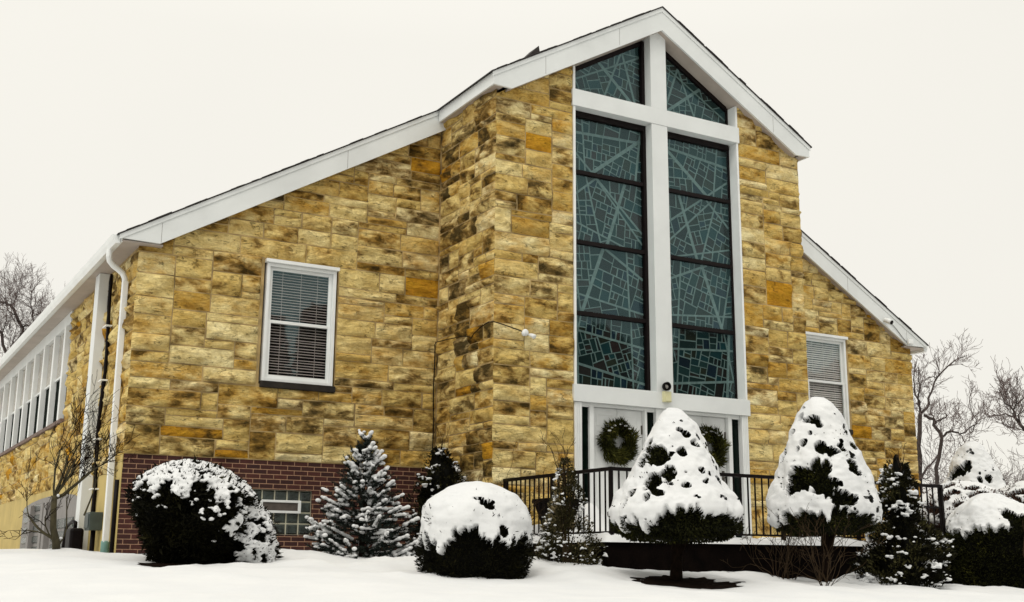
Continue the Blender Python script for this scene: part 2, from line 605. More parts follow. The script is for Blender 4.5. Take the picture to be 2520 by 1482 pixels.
def stone_layout(u0, u1, z0, z1, openings, seed, wide=1.0):
    r = np.random.default_rng(seed)
    hs = [z0]
    while hs[-1] < z1 - 0.09:
        hs.append(hs[-1] + r.choice([0.105, 0.125, 0.14, 0.155]))
    rows = len(hs) - 1
    cu = 0.05
    cols = int(round((u1 - u0) / cu))
    cu = (u1 - u0) / cols
    occ = np.zeros((rows, cols), bool)
    for a, b, c, d in openings:
        for i in range(rows):
            if hs[i + 1] > c + 0.03 and hs[i] < d - 0.03:
                j0, j1 = int(round((a - u0) / cu)), int(round((b - u0) / cu))
                occ[i, max(0, j0):max(0, j1)] = True
    out = []
    for i in range(rows):
        j = 0
        while j < cols:
            if occ[i, j]:
                j += 1
                continue
            run = 1
            while j + run < cols and not occ[i, j + run]:
                run += 1
            h = r.choice([1, 2, 2, 2, 3], p=[0.36, 0.25, 0.20, 0.15, 0.04])
            lo, hi = {1: (0.38, 0.90), 2: (0.40, 1.05), 3: (0.28, 0.5)}[int(h)]
            w = int(r.uniform(lo, hi) * wide / cu)
            w = max(3, w)
            if run - w < 5:
                w = run if run < 18 else run // 2
            w = min(w, run)
            h = min(int(h), rows - i)
            while h > 1 and occ[i + h - 1, j:j + w].any():
                h -= 1
            occ[i:i + h, j:j + w] = True
            out.append((u0 + j * cu, u0 + (j + w) * cu, hs[i], hs[i + h]))
            j += w
    return out


def stone_wall(stones, place, seed, mat, ztop=None, amp=1.0, stain_bias=0.0, step=0.026):
    """Rock-faced stones as bulging grids. place(u, h, z) -> world; h is the distance out of the wall."""
    r = np.random.default_rng(seed)
    VV, FF, AA = [], [], []
    base = 0
    for (a, b, c, d) in stones:
        um = 0.5 * (a + b)
        if ztop is not None and c > max(ztop(a), ztop(b), ztop(um)) - 0.02:
            continue
        g = 0.0085
        a2, b2, c2, d2 = a + g, b - g, c + g, d - g
        if b2 - a2 < 0.04 or d2 - c2 < 0.03:
            continue
        nu = max(4, int((b2 - a2) / step) + 1)
        nz = max(4, int((d2 - c2) / step) + 1)
        su, sz = np.linspace(0, 1, nu), np.linspace(0, 1, nz)
        S, T = np.meshgrid(su, sz)
        j = r.uniform(-0.008, 0.008, 8)
        Uc = a2 + (b2 - a2) * S + j[0] * (1 - S) * (1 - T) + j[1] * S * (1 - T) + j[2] * S * T + j[3] * (1 - S) * T
        Zc = c2 + (d2 - c2) * T + j[4] * (1 - S) * (1 - T) + j[5] * S * (1 - T) + j[6] * S * T + j[7] * (1 - S) * T
        ed = np.minimum(np.minimum(Uc - a2, b2 - Uc), np.minimum(Zc - c2, d2 - Zc))
        prof = sstep(-0.004, 0.035, ed)
        off = r.uniform(0, 100)
        P = np.stack([Uc * 1.0, Zc * 1.6, np.full_like(Uc, off)], -1)
        facet = np.full_like(Uc, 9.0)
        for _ in range(4):
            gx_, gz_ = r.normal(0, 0.12), r.normal(0, 0.24)
            facet = np.minimum(facet, r.uniform(0.030, 0.062) + gx_ * (Uc - um) + gz_ * (Zc - 0.5 * (c2 + d2)))
        q = fbm(P * np.array([3.2, 4.5, 1]), 3, 5) * 2.2
        h = np.clip(facet, 0.006, 0.08) + 0.008 * fbm(P * 7, 2, 6) + 0.011 * (np.floor(q) + sstep(.62, .98, q - np.floor(q)))
        H = 1.35 * amp * prof * np.clip(h, 0.004, 0.08)
        if ztop is not None:
            Zc = np.minimum(Zc, ztop(Uc))
        n = nu * nz
        V = place(Uc.ravel(), H.ravel(), Zc.ravel())
        i = np.arange(n).reshape(nz, nu)
        F = np.stack([i[:-1, :-1], i[:-1, 1:], i[1:, 1:], i[1:, :-1]], -1).reshape(-1, 4) + base
        tone = np.clip(r.normal(0.55, 0.23), 0.02, 1)
        ochre = r.uniform(0, 1) ** 1.15 * 0.88
        if r.uniform() < 0.035:
            ochre = 0.95
        st = np.clip((r.uniform(.05, .48) if r.uniform() < .62 else r.uniform(.62, .95)) + stain_bias, 0, 1)
        A = np.tile([tone, ochre, st], (n, 1))
        VV.append(V), FF.append(F), AA.append(A)
        base += n
    return np.concatenate(VV), np.concatenate(FF), np.concatenate(AA)


def put_wall(name, data, mat, parent):
    o = mesh_obj(name, data[0], data[1], mat, parent, smooth=False, attrs={"stone": data[2]})
    return o


def front_at(y):
    return lambda u, h, z: np.stack([u, y - h, z], -1)


def side_at(x):
    return lambda u, h, z: np.stack([x - h, u, z], -1)


def merge(*ds):
    VV, FF, AA, n = [], [], [], 0
    for v, f, a in ds:
        VV.append(v), FF.append(f + n), AA.append(a)
        n += len(v)
    return np.concatenate(VV), np.concatenate(FF), np.concatenate(AA)


WIN_L = (-6.10, -4.94, 2.17, 4.03)
WIN_R = (4.94, 6.10, 2.17, 4.03)
main_top = lambda x: np.where(np.abs(x) > 7.72, 4.0, roof_z(x) - 0.37)
d1 = stone_wall(stone_layout(-WL - 0.02, -WB, 0.985, 7.1, [(-6.15, -4.90, 2.06, 4.03)], 1, 1.12), front_at(0.0), 1, None, main_top)
d2 = stone_wall(stone_layout(WB, WL + 0.02, -0.6, 7.1, [(4.90, 6.15, 2.06, 4.03)], 2), front_at(0.0), 2, None, main_top)
put_wall("wall", d1, M['stone'], church)["label"] = "rough front wall of the low left aisle"
put_wall("wall", d2, M['stone'], church)["label"] = "rough front wall of the low right aisle"
bay_top = lambda x: roof_z(x) - 0.37
d3 = stone_wall(stone_layout(-WB - 0.015, -1.735, -0.6, 8.1, [], 3), front_at(YB), 3, None, bay_top, stain_bias=-0.03)
d4 = stone_wall(stone_layout(1.735, WB + 0.015, -0.6, 8.1, [], 4), front_at(YB), 4, None, bay_top, stain_bias=-0.03)
put_wall("wall", d3, M['stone'], church)["label"] = "tall bay front left of the glass"
put_wall("wall", d4, M['stone'], church)["label"] = "tall bay front right of the glass"
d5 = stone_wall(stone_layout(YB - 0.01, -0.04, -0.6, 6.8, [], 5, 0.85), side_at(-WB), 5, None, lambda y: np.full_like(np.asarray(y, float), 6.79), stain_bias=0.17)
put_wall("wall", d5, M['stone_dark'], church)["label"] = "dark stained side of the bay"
SIDE_OPEN = (5.30, 28.0, 1.98, 4.0)
d6 = stone_wall(stone_layout(-0.01, 30.0, 0.75, 3.98, [SIDE_OPEN], 6, 0.9), side_at(-WL), 6, None, lambda y: np.full_like(np.asarray(y, float), 3.97), stain_bias=0.04, step=0.045)
put_wall("wall", d6, M['stone'], church)["label"] = "long side wall with the window band"

# mortar backing with real openings
mb = MB()
T = 0.35


def back_front(y, u0, u1, z0, top_pts):
    mb.prism([(u0, z0), (u1, z0)] + top_pts, y, y + T)


back_front(0.0, -WL, -6.12, 0.98, [(-6.12, roof_z(6.12) - .36), (-7.75, 4.02), (-WL, 4.02)])
back_front(0.0, -4.92, -WB, 0.98, [(-WB, roof_z(WB) - .36), (-4.92, roof_z(4.92) - .36)])
mb.prism([(-6.12, 0.98), (-4.92, 0.98), (-4.92, 2.12), (-6.12, 2.12)], 0.0, T)
mb.prism([(-6.12, 4.03), (-4.92, 4.03), (-4.92, roof_z(4.92) - .36), (-6.12, roof_z(6.12) - .36)], 0.0, T)
back_front(0.0, 6.12, WL, -0.8, [(WL, 4.02), (7.75, 4.02), (6.12, roof_z(6.12) - .36)])
back_front(0.0, WB, 4.92, -0.8, [(4.92, roof_z(4.92) - .36), (WB, roof_z(WB) - .36)])
mb.prism([(4.92, -0.8), (6.12, -0.8), (6.12, 2.12), (4.92, 2.12)], 0.0, T)
mb.prism([(4.92, 4.03), (6.12, 4.03), (6.12, roof_z(6.12) - .36), (4.92, roof_z(4.92) - .36)], 0.0, T)
back_front(YB, -WB, -1.73, -0.8, [(-1.73, roof_z(1.73) - .37), (-WB, roof_z(WB) - .37)])
back_front(YB, 1.73, WB, -0.8, [(WB, roof_z(WB) - .37), (1.73, roof_z(1.73) - .37)])
mb.prism([(YB + T, -0.8), (0, -0.8), (0, 6.9), (YB + T, 6.9)], -WB, -WB + T, 'x')
mb.prism([(YB + T, -0.8), (0, -0.8), (0, 6.9), (YB + T, 6.9)], WB - T, WB, 'x')
mb.box(-WL, -WL + T, T, 5.30, 0.75, 4.0)
mb.box(-WL, -WL + T, 5.30, YEND, 0.75, 1.95)
mb.box(-WL, -WL + T, 28.0, YEND, 1.95, 4.0)
mb.box(WL - T, WL, T, YEND, -0.8, 4.0)
mb.box(-WL, WL, YEND, YEND + T, -0.8, 4.0)
mb.build("mortar_bed", M['mortar'], church)
MB().box(-WL + T + .02, WL - T - .02, 0.75, YEND - .05, -0.8, 3.9).build("dark_interior", M['dark_room'], church)

# brick base and stucco base
gbx = (-6.15, -5.19, -0.10, 0.555)
mb = MB()
mb.box(-WL, gbx[0], 0.006, T, -0.9, 0.978)
mb.box(gbx[1], -WB - .0, 0.006, T, -0.9, 0.978)
mb.box(gbx[0], gbx[1], 0.006, T, gbx[3], 0.978)
mb.box(gbx[0], gbx[1], 0.006, T, -0.9, gbx[2])
mb.build("brick_base", M['brick'], church)
mb = MB()
mb.box(-WL - .012, -WL + T, 0.32, YEND, -0.9, 0.76)
mb.box(-WL - .010, -WL - .002, 0.008, 0.318, -0.9, 0.972)
mb.build("stucco_base", M['stucco'], church)

# roof: one gable, carried forward over the bay
TH = 0.022
mb = MB()
for s in (-1, 1):
    XE = 8.36
    mb.prism([(0, ZR + TH), (s * XE, roof_z(XE) + TH), (s * XE, roof_z(XE) + 0.004), (0, ZR + 0.004)], -0.20, YEND + 0.3)
    XE = 3.35
    mb.prism([(0, ZR + TH), (s * XE, roof_z(XE) + TH), (s * XE, roof_z(XE) + 0.004), (0, ZR + 0.004)], -2.13, -0.203)
# curled and lifted shingle tabs along the verge
for i in range(46):
    s = -1 if i % 2 else 1
    x = s * rng.uniform(0.3, 3.2)
    L = rng.uniform(0.1, 0.25)
    z = roof_z(x) + TH
    dx = L * 0.5
    mb.prism([(x - dx, roof_z(x - dx) + TH - .005), (x + dx, roof_z(x + dx) + TH - .005), (x + dx, roof_z(x + dx) + TH + rng.uniform(.002, .012)), (x - dx, roof_z(x - dx) + TH + rng.uniform(.002, .012))], -2.135 - 0.0002 * i, -1.9)
for i in range(40):
    s = -1 if i % 2 else 1
    x = s * rng.uniform(3.6, 8.2)
    dx = rng.uniform(0.05, 0.12)
    mb.prism([(x - dx, roof_z(x - dx) + TH - .005), (x + dx, roof_z(x + dx) + TH - .005), (x + dx, roof_z(x + dx) + TH + rng.uniform(.002, .012)), (x - dx, roof_z(x - dx) + TH + rng.uniform(.002, .012))], -0.205 - 0.0002 * i, 0.0)
mb.prism([(-2.72, roof_z(2.72) + .03), (-2.40, roof_z(2.40) + .03), (-2.42, roof_z(2.40) + .15), (-2.60, roof_z(2.60) + .07)], -2.0, -1.7)
mb.build("roof", M['shingle'], church)

# white rake boards (flat return at the foot), soffits
def rake_poly(s, xi, xe, dep, xr):
    zb = roof_z(xr) - dep
    p = [(s * xi, roof_z(xi) - .002), (s * xe, roof_z(xe) - .002), (s * xe, zb + 0.012), (s * xr, zb), (s * xi, roof_z(xi) - dep)]
    return p if s > 0 else p[::-1]


def drip_poly(s, xi, xe, dz):
    p = [(s * xi, roof_z(xi) - .001), (s * xe, roof_z(xe) - .001), (s * xe, roof_z(xe) - dz), (s * xi, roof_z(xi) - dz)]
    return p if s > 0 else p[::-1]


for s, nm in ((-1, "left"), (1, "right")):
    mb = MB()
    mb.prism(rake_poly(s, 3.16, 8.31, 0.395, 7.75), -0.17, -0.13)
    mb.prism(drip_poly(s, 3.16, 8.33, 0.075), -0.183, -0.1725)
    mb.build("rake_board", M['white'], church)
mb = MB()
pl = [(-3.30, roof_z(3.30) - .002), (-3.30, roof_z(2.97) - .40), (-2.97, roof_z(2.97) - .41), (0, ZR - .415), (2.97, roof_z(2.97) - .41), (3.30, roof_z(2.97) - .40), (3.30, roof_z(3.30) - .002), (0, ZR - .002)]
mb.add([(x, -2.10, z) for x, z in pl] + [(x, -2.06, z) for x, z in pl],
       [(0, 1, 2, 3, 7), (7, 3, 4, 5, 6), (8, 15, 11, 10, 9), (15, 14, 13, 12, 11)] + [(i, i + 8, (i + 1) % 8 + 8, (i + 1) % 8) for i in range(8)])
for s in (-1, 1):
    mb.prism(drip_poly(s, 0, 3.32, 0.075), -2.113, -2.1025)
zf = roof_z(2.97) - .40
for s in (-1, 1):
    x0, x1 = sorted((s * 3.27, s * 3.30))
    mb.box(x0, x1, -2.06, -0.19, zf, roof_z(3.30) - .004)
mb.build("rake_board", M['white'], church)["label"] = "white gable edge of the projecting bay"
mb = MB()
for s in (-1, 1):   # boards under the bay eaves, the bay verge and the aisle verges
    x0, x1 = sorted((s * 3.10, s * 3.27))
    mb.box(x0, x1, -2.06, -0.0, zf + .004, zf + .02)
    q = [(0, ZR - .410), (s * 3.0, roof_z(3.0) - .406), (s * 3.0, roof_z(3.0) - .372), (0, ZR - .38)]
    mb.prism(q, -2.058, -1.64)
    q = [(s * 3.16, roof_z(3.16) - .375), (s * 7.76, roof_z(7.76) - .375), (s * 7.76, roof_z(7.76) - .35), (s * 3.16, roof_z(3.16) - .35)]
    mb.prism(q, -0.13, 0.05)
    x0, x1 = sorted((s * 7.70, s * 8.28))
    mb.box(x0, x1, -0.13, YEND, 3.995, 4.02)
mb.build("soffit", M['soffit'], church)
for s in (-1, 1):
    x0, x1 = sorted((s * 8.27, s * 8.30))
    MB().box(x0, x1, -0.125, YEND, 3.985, roof_z(8.3) - .006).build("eave_board", M['white'], church)
mb = MB()
gp = [(-8.305, 4.085), (-8.305, 3.965), (-8.37, 3.955), (-8.405, 4.02), (-8.42, 4.085), (-8.405, 4.085), (-8.39, 4.02), (-8.36, 3.972), (-8.32, 3.978), (-8.32, 4.085)]
mb.prism(gp, -0.12, YEND)
mb.prism([(-8.306, 4.08), (-8.306, 3.965), (-8.37, 3.955), (-8.405, 4.02), (-8.419, 4.08)], -0.124, -0.116)
mb.build("gutter", M['white_trim'], church)["label"] = "white gutter along the side eave with a closed end"
mb = MB()
mb.prism([(8.306, 4.07), (8.306, 3.955), (8.37, 3.945), (8.41, 4.02), (8.42, 4.07)], -0.12, YEND)
mb.build("gutter", M['white_trim'], church)["label"] = "short visible gutter end at the far eave"

for x, y in ((-2.35, -2.10), (2.45, -2.10), (-.9, -2.10), (-7.74, -.17), (-4.9, -.17), (6.1, -.17), (7.74, -.17)):
    MB().box(x - .003, x + .003, y - .0012, y + .0002, roof_z(x) - .385, roof_z(x) - .085).build("board_seam", M['grey_metal'], church)
# downspout with swan neck and green boot
DY = 0.42
ds = MB()
def rect_tube(m, pts, wx, wy):
    pts = [Vector(p) for p in pts]
    base = len(m.v)
    for p in pts:
        for (a, b) in ((-1, -1), (1, -1), (1, 1), (-1, 1)):
            m.v.append((p.x + a * wx, p.y + b * wy, p.z))
    for i in range(len(pts) - 1):
        for k in range(4):
            a, b = base + i * 4 + k, base + i * 4 + (k + 1) % 4
            m.f.append((a, b, b + 4, a + 4))
    m.f.append((base + 3, base + 2, base + 1, base))
    n = base + (len(pts) - 1) * 4
    m.f.append((n, n + 1, n + 2, n + 3))
neck = [(-8.36, DY - .10, 3.965), (-8.36, DY - .09, 3.86), (-8.34, DY - .06, 3.80), (-8.28, DY - .03, 3.745), (-8.20, DY - .01, 3.70), (-8.13, DY, 3.65), (-8.095, DY, 3.58), (-8.085, DY, 3.50), (-8.08, DY - .02, 1.5), (-8.08, DY - .05, -0.22)]
ds.tube(neck[:8], 0.044, 10)
rect_tube(ds, [(-8.085, DY, 3.53), (-8.08, DY - .02, 1.5), (-8.08, DY - .05, -0.24)], 0.040, 0.050)
dso = ds.build("downspout", M['white_trim'], church, False, 0.006)
dso["label"] = "white downspout at the front corner with a curved neck"
MB().lathe([(0.0, -0.22), (0.055, -0.22), (0.060, -0.24), (0.060, -0.45), (0.0, -0.45)], 14, (-8.08, DY - .05, 0)).build("pipe_boot", M['teal'], dso, True)
# boxed pipe chase, black conduit with clips
mb = MB()
mb.box(-8.17, -8.012, 2.02, 2.34, -0.5, 3.99)
mb.build("pipe_chase", M['white'], church, False, 0.004)
mb = MB()
pts = [(-8.055 + .012 * math.sin(z * 3.1), 1.62 + .03 * math.sin(z * 1.7), z) for z in np.linspace(3.9, 0.1, 30)]
mb.tube(pts, [0.024 + .010 * abs(math.sin(i * 1.3)) for i in range(30)], 7)
co = mb.build("conduit", M['black_iron'], church, True)
for z in (3.05, 2.2, 1.3, 0.55):
    MB().box(-8.11, -8.012, 1.50, 1.76, z, z + .02).build("pipe_clip", M['white_trim'], co)
mb = MB()
mb.tube([(-8.035, 0.12, 0.62), (-8.035, 0.12, -0.4)], 0.032, 8)
mb.build("drain_pipe", M['black_iron'], church, True)

# ---- side windows: white posts, pale shades above dark lower sashes
mb = MB()
mb.box(-8.03, -7.9, 5.30, 28.0, 3.765, 3.992)
mb.box(-7.985, -7.9, 5.302, 28.0, 2.86, 2.90)
mb.build("window_frieze", M['white'], church)
MB().box(-8.07, -7.85, 5.25, 28.0, 1.93, 1.995).build("window_sill", M['mauve'], church)
ys = [5.31, 5.73] + [6.92 + 1.235 * i for i in range(17)]
post_proto = None
for i, y in enumerate(ys):
    if i == 0:
        continue
    if post_proto is None:
        post_proto = MB().box(-8.055, -7.905, y - .075, y + .075, 1.996, 3.764).build("window_post", M['white_trim'], church, False, 0.006)
    else:
        c = post_proto.copy()
        COL.objects.link(c)
        c.location.y += y - ys[1]
for i in range(len(ys) - 1):
    a, b = ys[i] + (.076 if i else 0), ys[i + 1] - .076
    w = MB().box(-7.965, -7.93, a, b, 2.90, 3.763).build("side_window", M['pale_glass'], church)
    MB().box(-7.955, -7.92, a, b, 1.997, 2.858).build("lower_sash", M['screen'], w)

# ---- side basement windows of glass block, in grey frames under an arch
def block_grid(x0, x1, y0, y1, cols, rows, gap, place):
    m = MB()
    for i in range(cols):
        for j in range(rows):
            a, b = x0 + (x1 - x0) * i / cols + gap, x0 + (x1 - x0) * (i + 1) / cols - gap
            c, d = y0 + (y1 - y0) * j / rows + gap, y0 + (y1 - y0) * (j + 1) / rows - gap
            e = 0.022
            V = [place(a, 0, c), place(b, 0, c), place(b, 0, d), place(a, 0, d),
                 place(a + e, .02, c + e), place(b - e, .02, c + e), place(b - e, .02, d - e), place(a + e, .02, d - e)]
            m.add(V, [(0, 1, 5, 4), (1, 2, 6, 5), (2, 3, 7, 6), (3, 0, 4, 7), (4, 5, 6, 7)])
    return m


gw = block_grid(3.25, 5.35, -0.62, 0.22, 3, 4, .018, lambda a, h, z: (-8.032 - h, a, z)).build("block_window", M['block_glass'], church)
block_grid(6.5, 8.9, -0.62, 0.58, 2, 6, .03, lambda a, h, z: (-8.032 - h, a, z)).build("block_pane", M['block_glass'], gw)
mb = MB()
arc = [(3.05, -0.8), (9.15, -0.8), (9.15, 0.48)] + [(6.1 + 3.05 * math.cos(t), 0.48 + 0.16 * math.sin(t)) for t in np.linspace(0.15, PI - 0.15, 9)] + [(3.05, 0.48)]
mb.prism(arc, -8.030, -8.013, 'x')
for y in (5.75, 6.15, 7.6):
    mb.box(-8.12, -8.031, y - .13, y + .13, -0.8, 0.52)
mb.build("block_frame", M['grey_metal'], gw)

# ---- main windows (double hung with blinds)
def hung_window(x0, x1, z0, z1, slat_mat, label, tilt):
    wroot = MB()
    yf = -0.035
    fw = 0.05
    wroot.box(x0, x0 + fw, yf, 0.10, z0, z1)
    wroot.box(x1 - fw, x1, yf, 0.10, z0, z1)
    wroot.box(x0 + fw, x1 - fw, yf + .002, 0.10, z1 - fw, z1)
    wroot.box(x0 + fw, x1 - fw, yf + .002, 0.10, z0, z0 + fw)
    w = wroot.build("window", M['white_trim'], church, False, 0.004)
    w["label"] = label
    MB().box(x0 - .03, x1 + .03, -0.085, 0.02, z1 + .002, z1 + .055).build("head_cap", M['white_trim'], w, False, 0.003)
    MB().box(x0 - .02, x1 + .04, -0.075, 0.08, z0 - .10, z0 - .003).build("sill", M['sillstone'], w, False, 0.008)
    zm = 0.5 * (z0 + z1) - 0.0
    si = 0.055
    for nm, a, b, y in (("sash", zm - .012, z1 - fw - .002, 0.02), ("sash", z0 + fw + .002, zm + .03, -0.008)):
        m = MB()
        xa, xb = x0 + fw + .002, x1 - fw - .002
        m.box(xa, xa + si, y, y + .035, a, b)
        m.box(xb - si, xb, y, y + .035, a, b)
        m.box(xa + si, xb - si, y + .001, y + .034, b - .045, b)
        m.box(xa + si, xb - si, y + .001, y + .034, a, a + .05)
        sa = m.build(nm, M['white_trim'], w, False, 0.003)
        MB().box(xa + si - .002, xb - si + .002, y + .014, y + .020, a + .048, b - .043).build("pane", M['pane'], sa)
    m = MB()
    z = z0 + 0.07
    k = 0
    while z < z1 - 0.06:
        j = rng.normal(0, 0.0025)
        t = 0.022
        m.prism([(0.060, z + j - tilt[0]), (0.060 + tilt[1], z + j + tilt[0]), (0.0585 + tilt[1], z + j + tilt[0] + .002), (0.0585, z + j - tilt[0] + .002)], x0 + .06, x1 - .06 - abs(rng.normal(0, .004)), 'x')
        z += 0.044
        k += 1
    for xx in (x0 + .28, x0 + .58, x1 - .28):
        m.box(xx - .003, xx + .003, 0.0540, 0.0555, z0 + .06, z1 - .06)
    m.build("blind", slat_mat, w)
    MB().box(x0 + .01, x1 - .01, 0.22, 0.24, z0, z1).build("dark_back", M['dark_room'], w)
    return w


hung_window(-6.085, -4.955, 2.165, 3.995, M['blind'], "double hung window left of the bay with half shut blinds", (.0085, .030))
hung_window(4.955, 6.085, 2.165, 3.995, M['blind_pale'], "double hung window right of the bay with pale blinds", (.0165, .022))

# ---- front basement glass-block window with a vent
gw = block_grid(gbx[0], gbx[1], gbx[2], gbx[3], 5, 4, .010, lambda a, h, z: (a, 0.045 - h, z)).build("block_window", M['block_glass'], church)
MB().box(gbx[0], gbx[1], 0.046, 0.14, gbx[2], gbx[3]).build("block_mortar", M['block_mortar'], gw)
mb = MB()
vx0, vx1, vz0, vz1 = -6.0, -5.365, 0.215, 0.405
mb.box(vx0, vx0 + .045, -.012, .05, vz0, vz1)
mb.box(vx1 - .045, vx1, -.012, .05, vz0, vz1)
mb.box(vx0 + .045, vx1 - .045, -.011, .05, vz1 - .035, vz1)
mb.box(vx0 + .045, vx1 - .045, -.011, .05, vz0, vz0 + .035)
vf = mb.build("vent_frame", M['white_trim'], gw, False, 0.004)
MB().box(vx0 + .045, vx1 - .045, 0.005, 0.02, vz0 + .035, vz1 - .035).build("vent_pane", plain("grey_vent_glass", (0.10, 0.085, 0.075), 0.2, 0.2, 12), vf)

# ---- the tall stained-glass front with its white cross
YG = -1.71
mb = MB()
mb.prism([(-.165, 7.092), (.165, 7.092), (.165, ZR - .385 - SL * .165), (0, ZR - .387), (-.165, ZR - .385 - SL * .165)], -1.965, -1.68)
mb.box(-.165, .165, -1.965, -1.68, 2.222, 6.798)
mb.box(-1.755, 1.755, -1.972, -1.68, 6.80, 7.09)
cr = mb.build("cross", M['white'], church, False, 0.004)
cr["label"] = "tall white cross dividing the stained glass"
MB().box(-1.765, 1.765, -1.985, -1.78, 1.952, 2.22).build("lintel", M['white'], church, False, 0.004)
for s in (-1, 1):
    x0, x1 = sorted((s * 1.695, s * 1.735))
    mb = MB()
    for za, zb in ((2.222, 6.798), (7.092, roof_z(1.72) - .415)):
        mb.box(x0, x1, -1.955, -1.64, za, zb)
    mb.build("glass_jamb", M['white_trim'], church)
# dark reveals behind the cross edge
mb = MB()
levels = [2.222, 3.40, 4.57, 5.75, 6.798]
for s in (-1, 1):
    xo0, xo1 = sorted((s * 1.655, s * 1.694))
    xi0, xi1 = sorted((s * .167, s * .225))
    mb.box(xo0, xo1, YG - .045, YG + .05, 2.223, 6.797)
    mb.box(xi0, xi1, YG - .085, YG + .05, 2.223, 6.797)
    xa, xb = sorted((s * .225, s * 1.655))
    for z in levels[1:-1]:
        mb.box(xa, xb, YG - .075, YG + .05, z - .032, z + .032)
    mb.box(xa, xb, YG - .043, YG + .05, 2.223, 2.252)
    mb.box(xa, xb, YG - .083, YG + .05, 6.70, 6.797)
    zt = lambda x: roof_z(x) - .412
    mb.box(xo0, xo1, YG - .045, YG + .05, 7.093, zt(1.68))
    mb.box(xi0, xi1, YG - .085, YG + .05, 7.093, zt(.23))
    q = [(s * .225, zt(.225)), (s * 1.655, zt(1.655)), (s * 1.655, zt(1.655) - .085), (s * .225, zt(.225) - .085)]
    mb.prism(q if s > 0 else q[::-1], YG - .06, YG + .05)
    mb.box(xa, xb, YG - .043, YG + .05, 7.093, 7.115)
mb.build("glass_frame", M['bronze'], church)


def clip_poly(poly, p, n):
    """Split a convex polygon by the line through p with normal n: (front, back)."""
    A, B = [], []
    m = len(poly)
    for i in range(m):
        a, b = poly[i], poly[(i + 1) % m]
        da, db = (a - p) @ n, (b - p) @ n
        if da >= 0:
            A.append(a)
        if da <= 0:
            B.append(a)
        if da * db < 0:
            q = a + (b - a) * (da / (da - db))
            A.append(q)
            B.append(q)
    return A, B


def poly_area(P):
    P = np.array(P)
    return 0.5 * abs(np.dot(P[:, 0], np.roll(P[:, 1], -1)) - np.dot(P[:, 1], np.roll(P[:, 0], -1)))


def make_pane(poly, bands, seed, label):
    """A leaded panel: a few wide bands cross it, then each field is cut again and again square to one grain."""
    r = np.random.default_rng(seed)
    segs = []           # (a, b, width)
    fields = [[np.array(p, float) for p in poly]]

    def cut(fs, p, n, w):
        out = []
        for f in fs:
            A, B = clip_poly(f, p, n)
            if len(A) >= 3 and len(B) >= 3 and poly_area(A) > 1e-4 and poly_area(B) > 1e-4:
                t = np.array([-n[1], n[0]])
                ks = sorted(((q - p) @ t, i) for i, q in enumerate(A) if abs((q - p) @ n) < 1e-6)
                segs.append((p + t * ks[0][0], p + t * ks[-1][0], w))
                out += [A, B]
            else:
                out.append(f)
        return out
    for (a, b, w) in bands:
        a, b = np.array(a, float), np.array(b, float)
        d = (b - a) / np.linalg.norm(b - a)
        fields = cut(fields, a, np.array([-d[1], d[0]]), w)
    cells = []

    def rec(f, ang, depth):
        ar = poly_area(f)
        if ar < 0.019 or depth > 7 or (ar < 0.055 and r.uniform() < 0.40):
            cells.append(f)
            return
        P = np.array(f)
        d0, d1 = np.array([math.cos(ang), math.sin(ang)]), np.array([-math.sin(ang), math.cos(ang)])
        e0, e1 = np.ptp(P @ d0), np.ptp(P @ d1)
        n = d0 if e0 > e1 * r.uniform(0.75, 1.3) else d1
        pr = P @ n
        k = pr.min() + np.ptp(pr) * r.uniform(0.34, 0.66)
        a2 = r.normal(0, 0.05)
        n2 = np.array([n[0] * math.cos(a2) - n[1] * math.sin(a2), n[0] * math.sin(a2) + n[1] * math.cos(a2)])
        p = P.mean(0)
        p = p + n * (k - p @ n)
        fs = cut([f], p, n2, r.choice([0.011, 0.014, 0.019]))
        if len(fs) < 2:
            cells.append(f)
            return
        for q in fs:
            rec(q, ang, depth + 1)
    for f in fields:
        rec(f, r.uniform(-0.35, 0.35), 0)
    Vv, Ff, Cc = [], [], []
    pal = [(0.006, 0.020, 0.020), (0.004, 0.024, 0.028), (0.004, 0.014, 0.026), (0.015, 0.012, 0.011), (0.018, 0.009, 0.009), (0.014, 0.017, 0.011), (0.006, 0.008, 0.009)]
    for f in cells:
        c = np.array(pal[r.choice(7, p=[.26, .16, .10, .18, .06, .10, .14])]) * r.uniform(0.6, 1.5)
        b = len(Vv)
        for q in f:
            Vv.append((q[0], YG, q[1]))
            Cc.append(c)
        Ff.append(tuple(range(b, b + len(f))))
    o = mesh_obj("stained_glass", np.array(Vv), Ff, M['stained'], church, attrs={"cell": np.array(Cc)})
    o["label"] = label
    m = MB()
    for k, (a, b, w) in enumerate(segs):
        d = b - a
        L = np.linalg.norm(d)
        if L < 0.015:
            continue
        d = d / L
        n = np.array([-d[1], d[0]]) * w * 0.5
        y0, y1 = YG - .006 - 0.00002 * k - w * .05, YG - .001
        q = [a + n, a - n, b - n, b + n]
        m.add([(p[0], y0, p[1]) for p in q] + [(p[0], y1, p[1]) for p in q], [(0, 1, 2, 3), (0, 4, 5, 1), (1, 5, 6, 2), (2, 6, 7, 3), (3, 7, 4, 0)])
    m.build("leading", M['lead'], o)
    xs, zs = [p[0] for p in poly], [p[1] for p in poly]
    n = len(poly)
    m = MB()
    m.add([(p[0], YG - .035, p[1]) for p in poly], [tuple(range(n))])
    m.build("storm_pane", M['storm'], o)
    return o


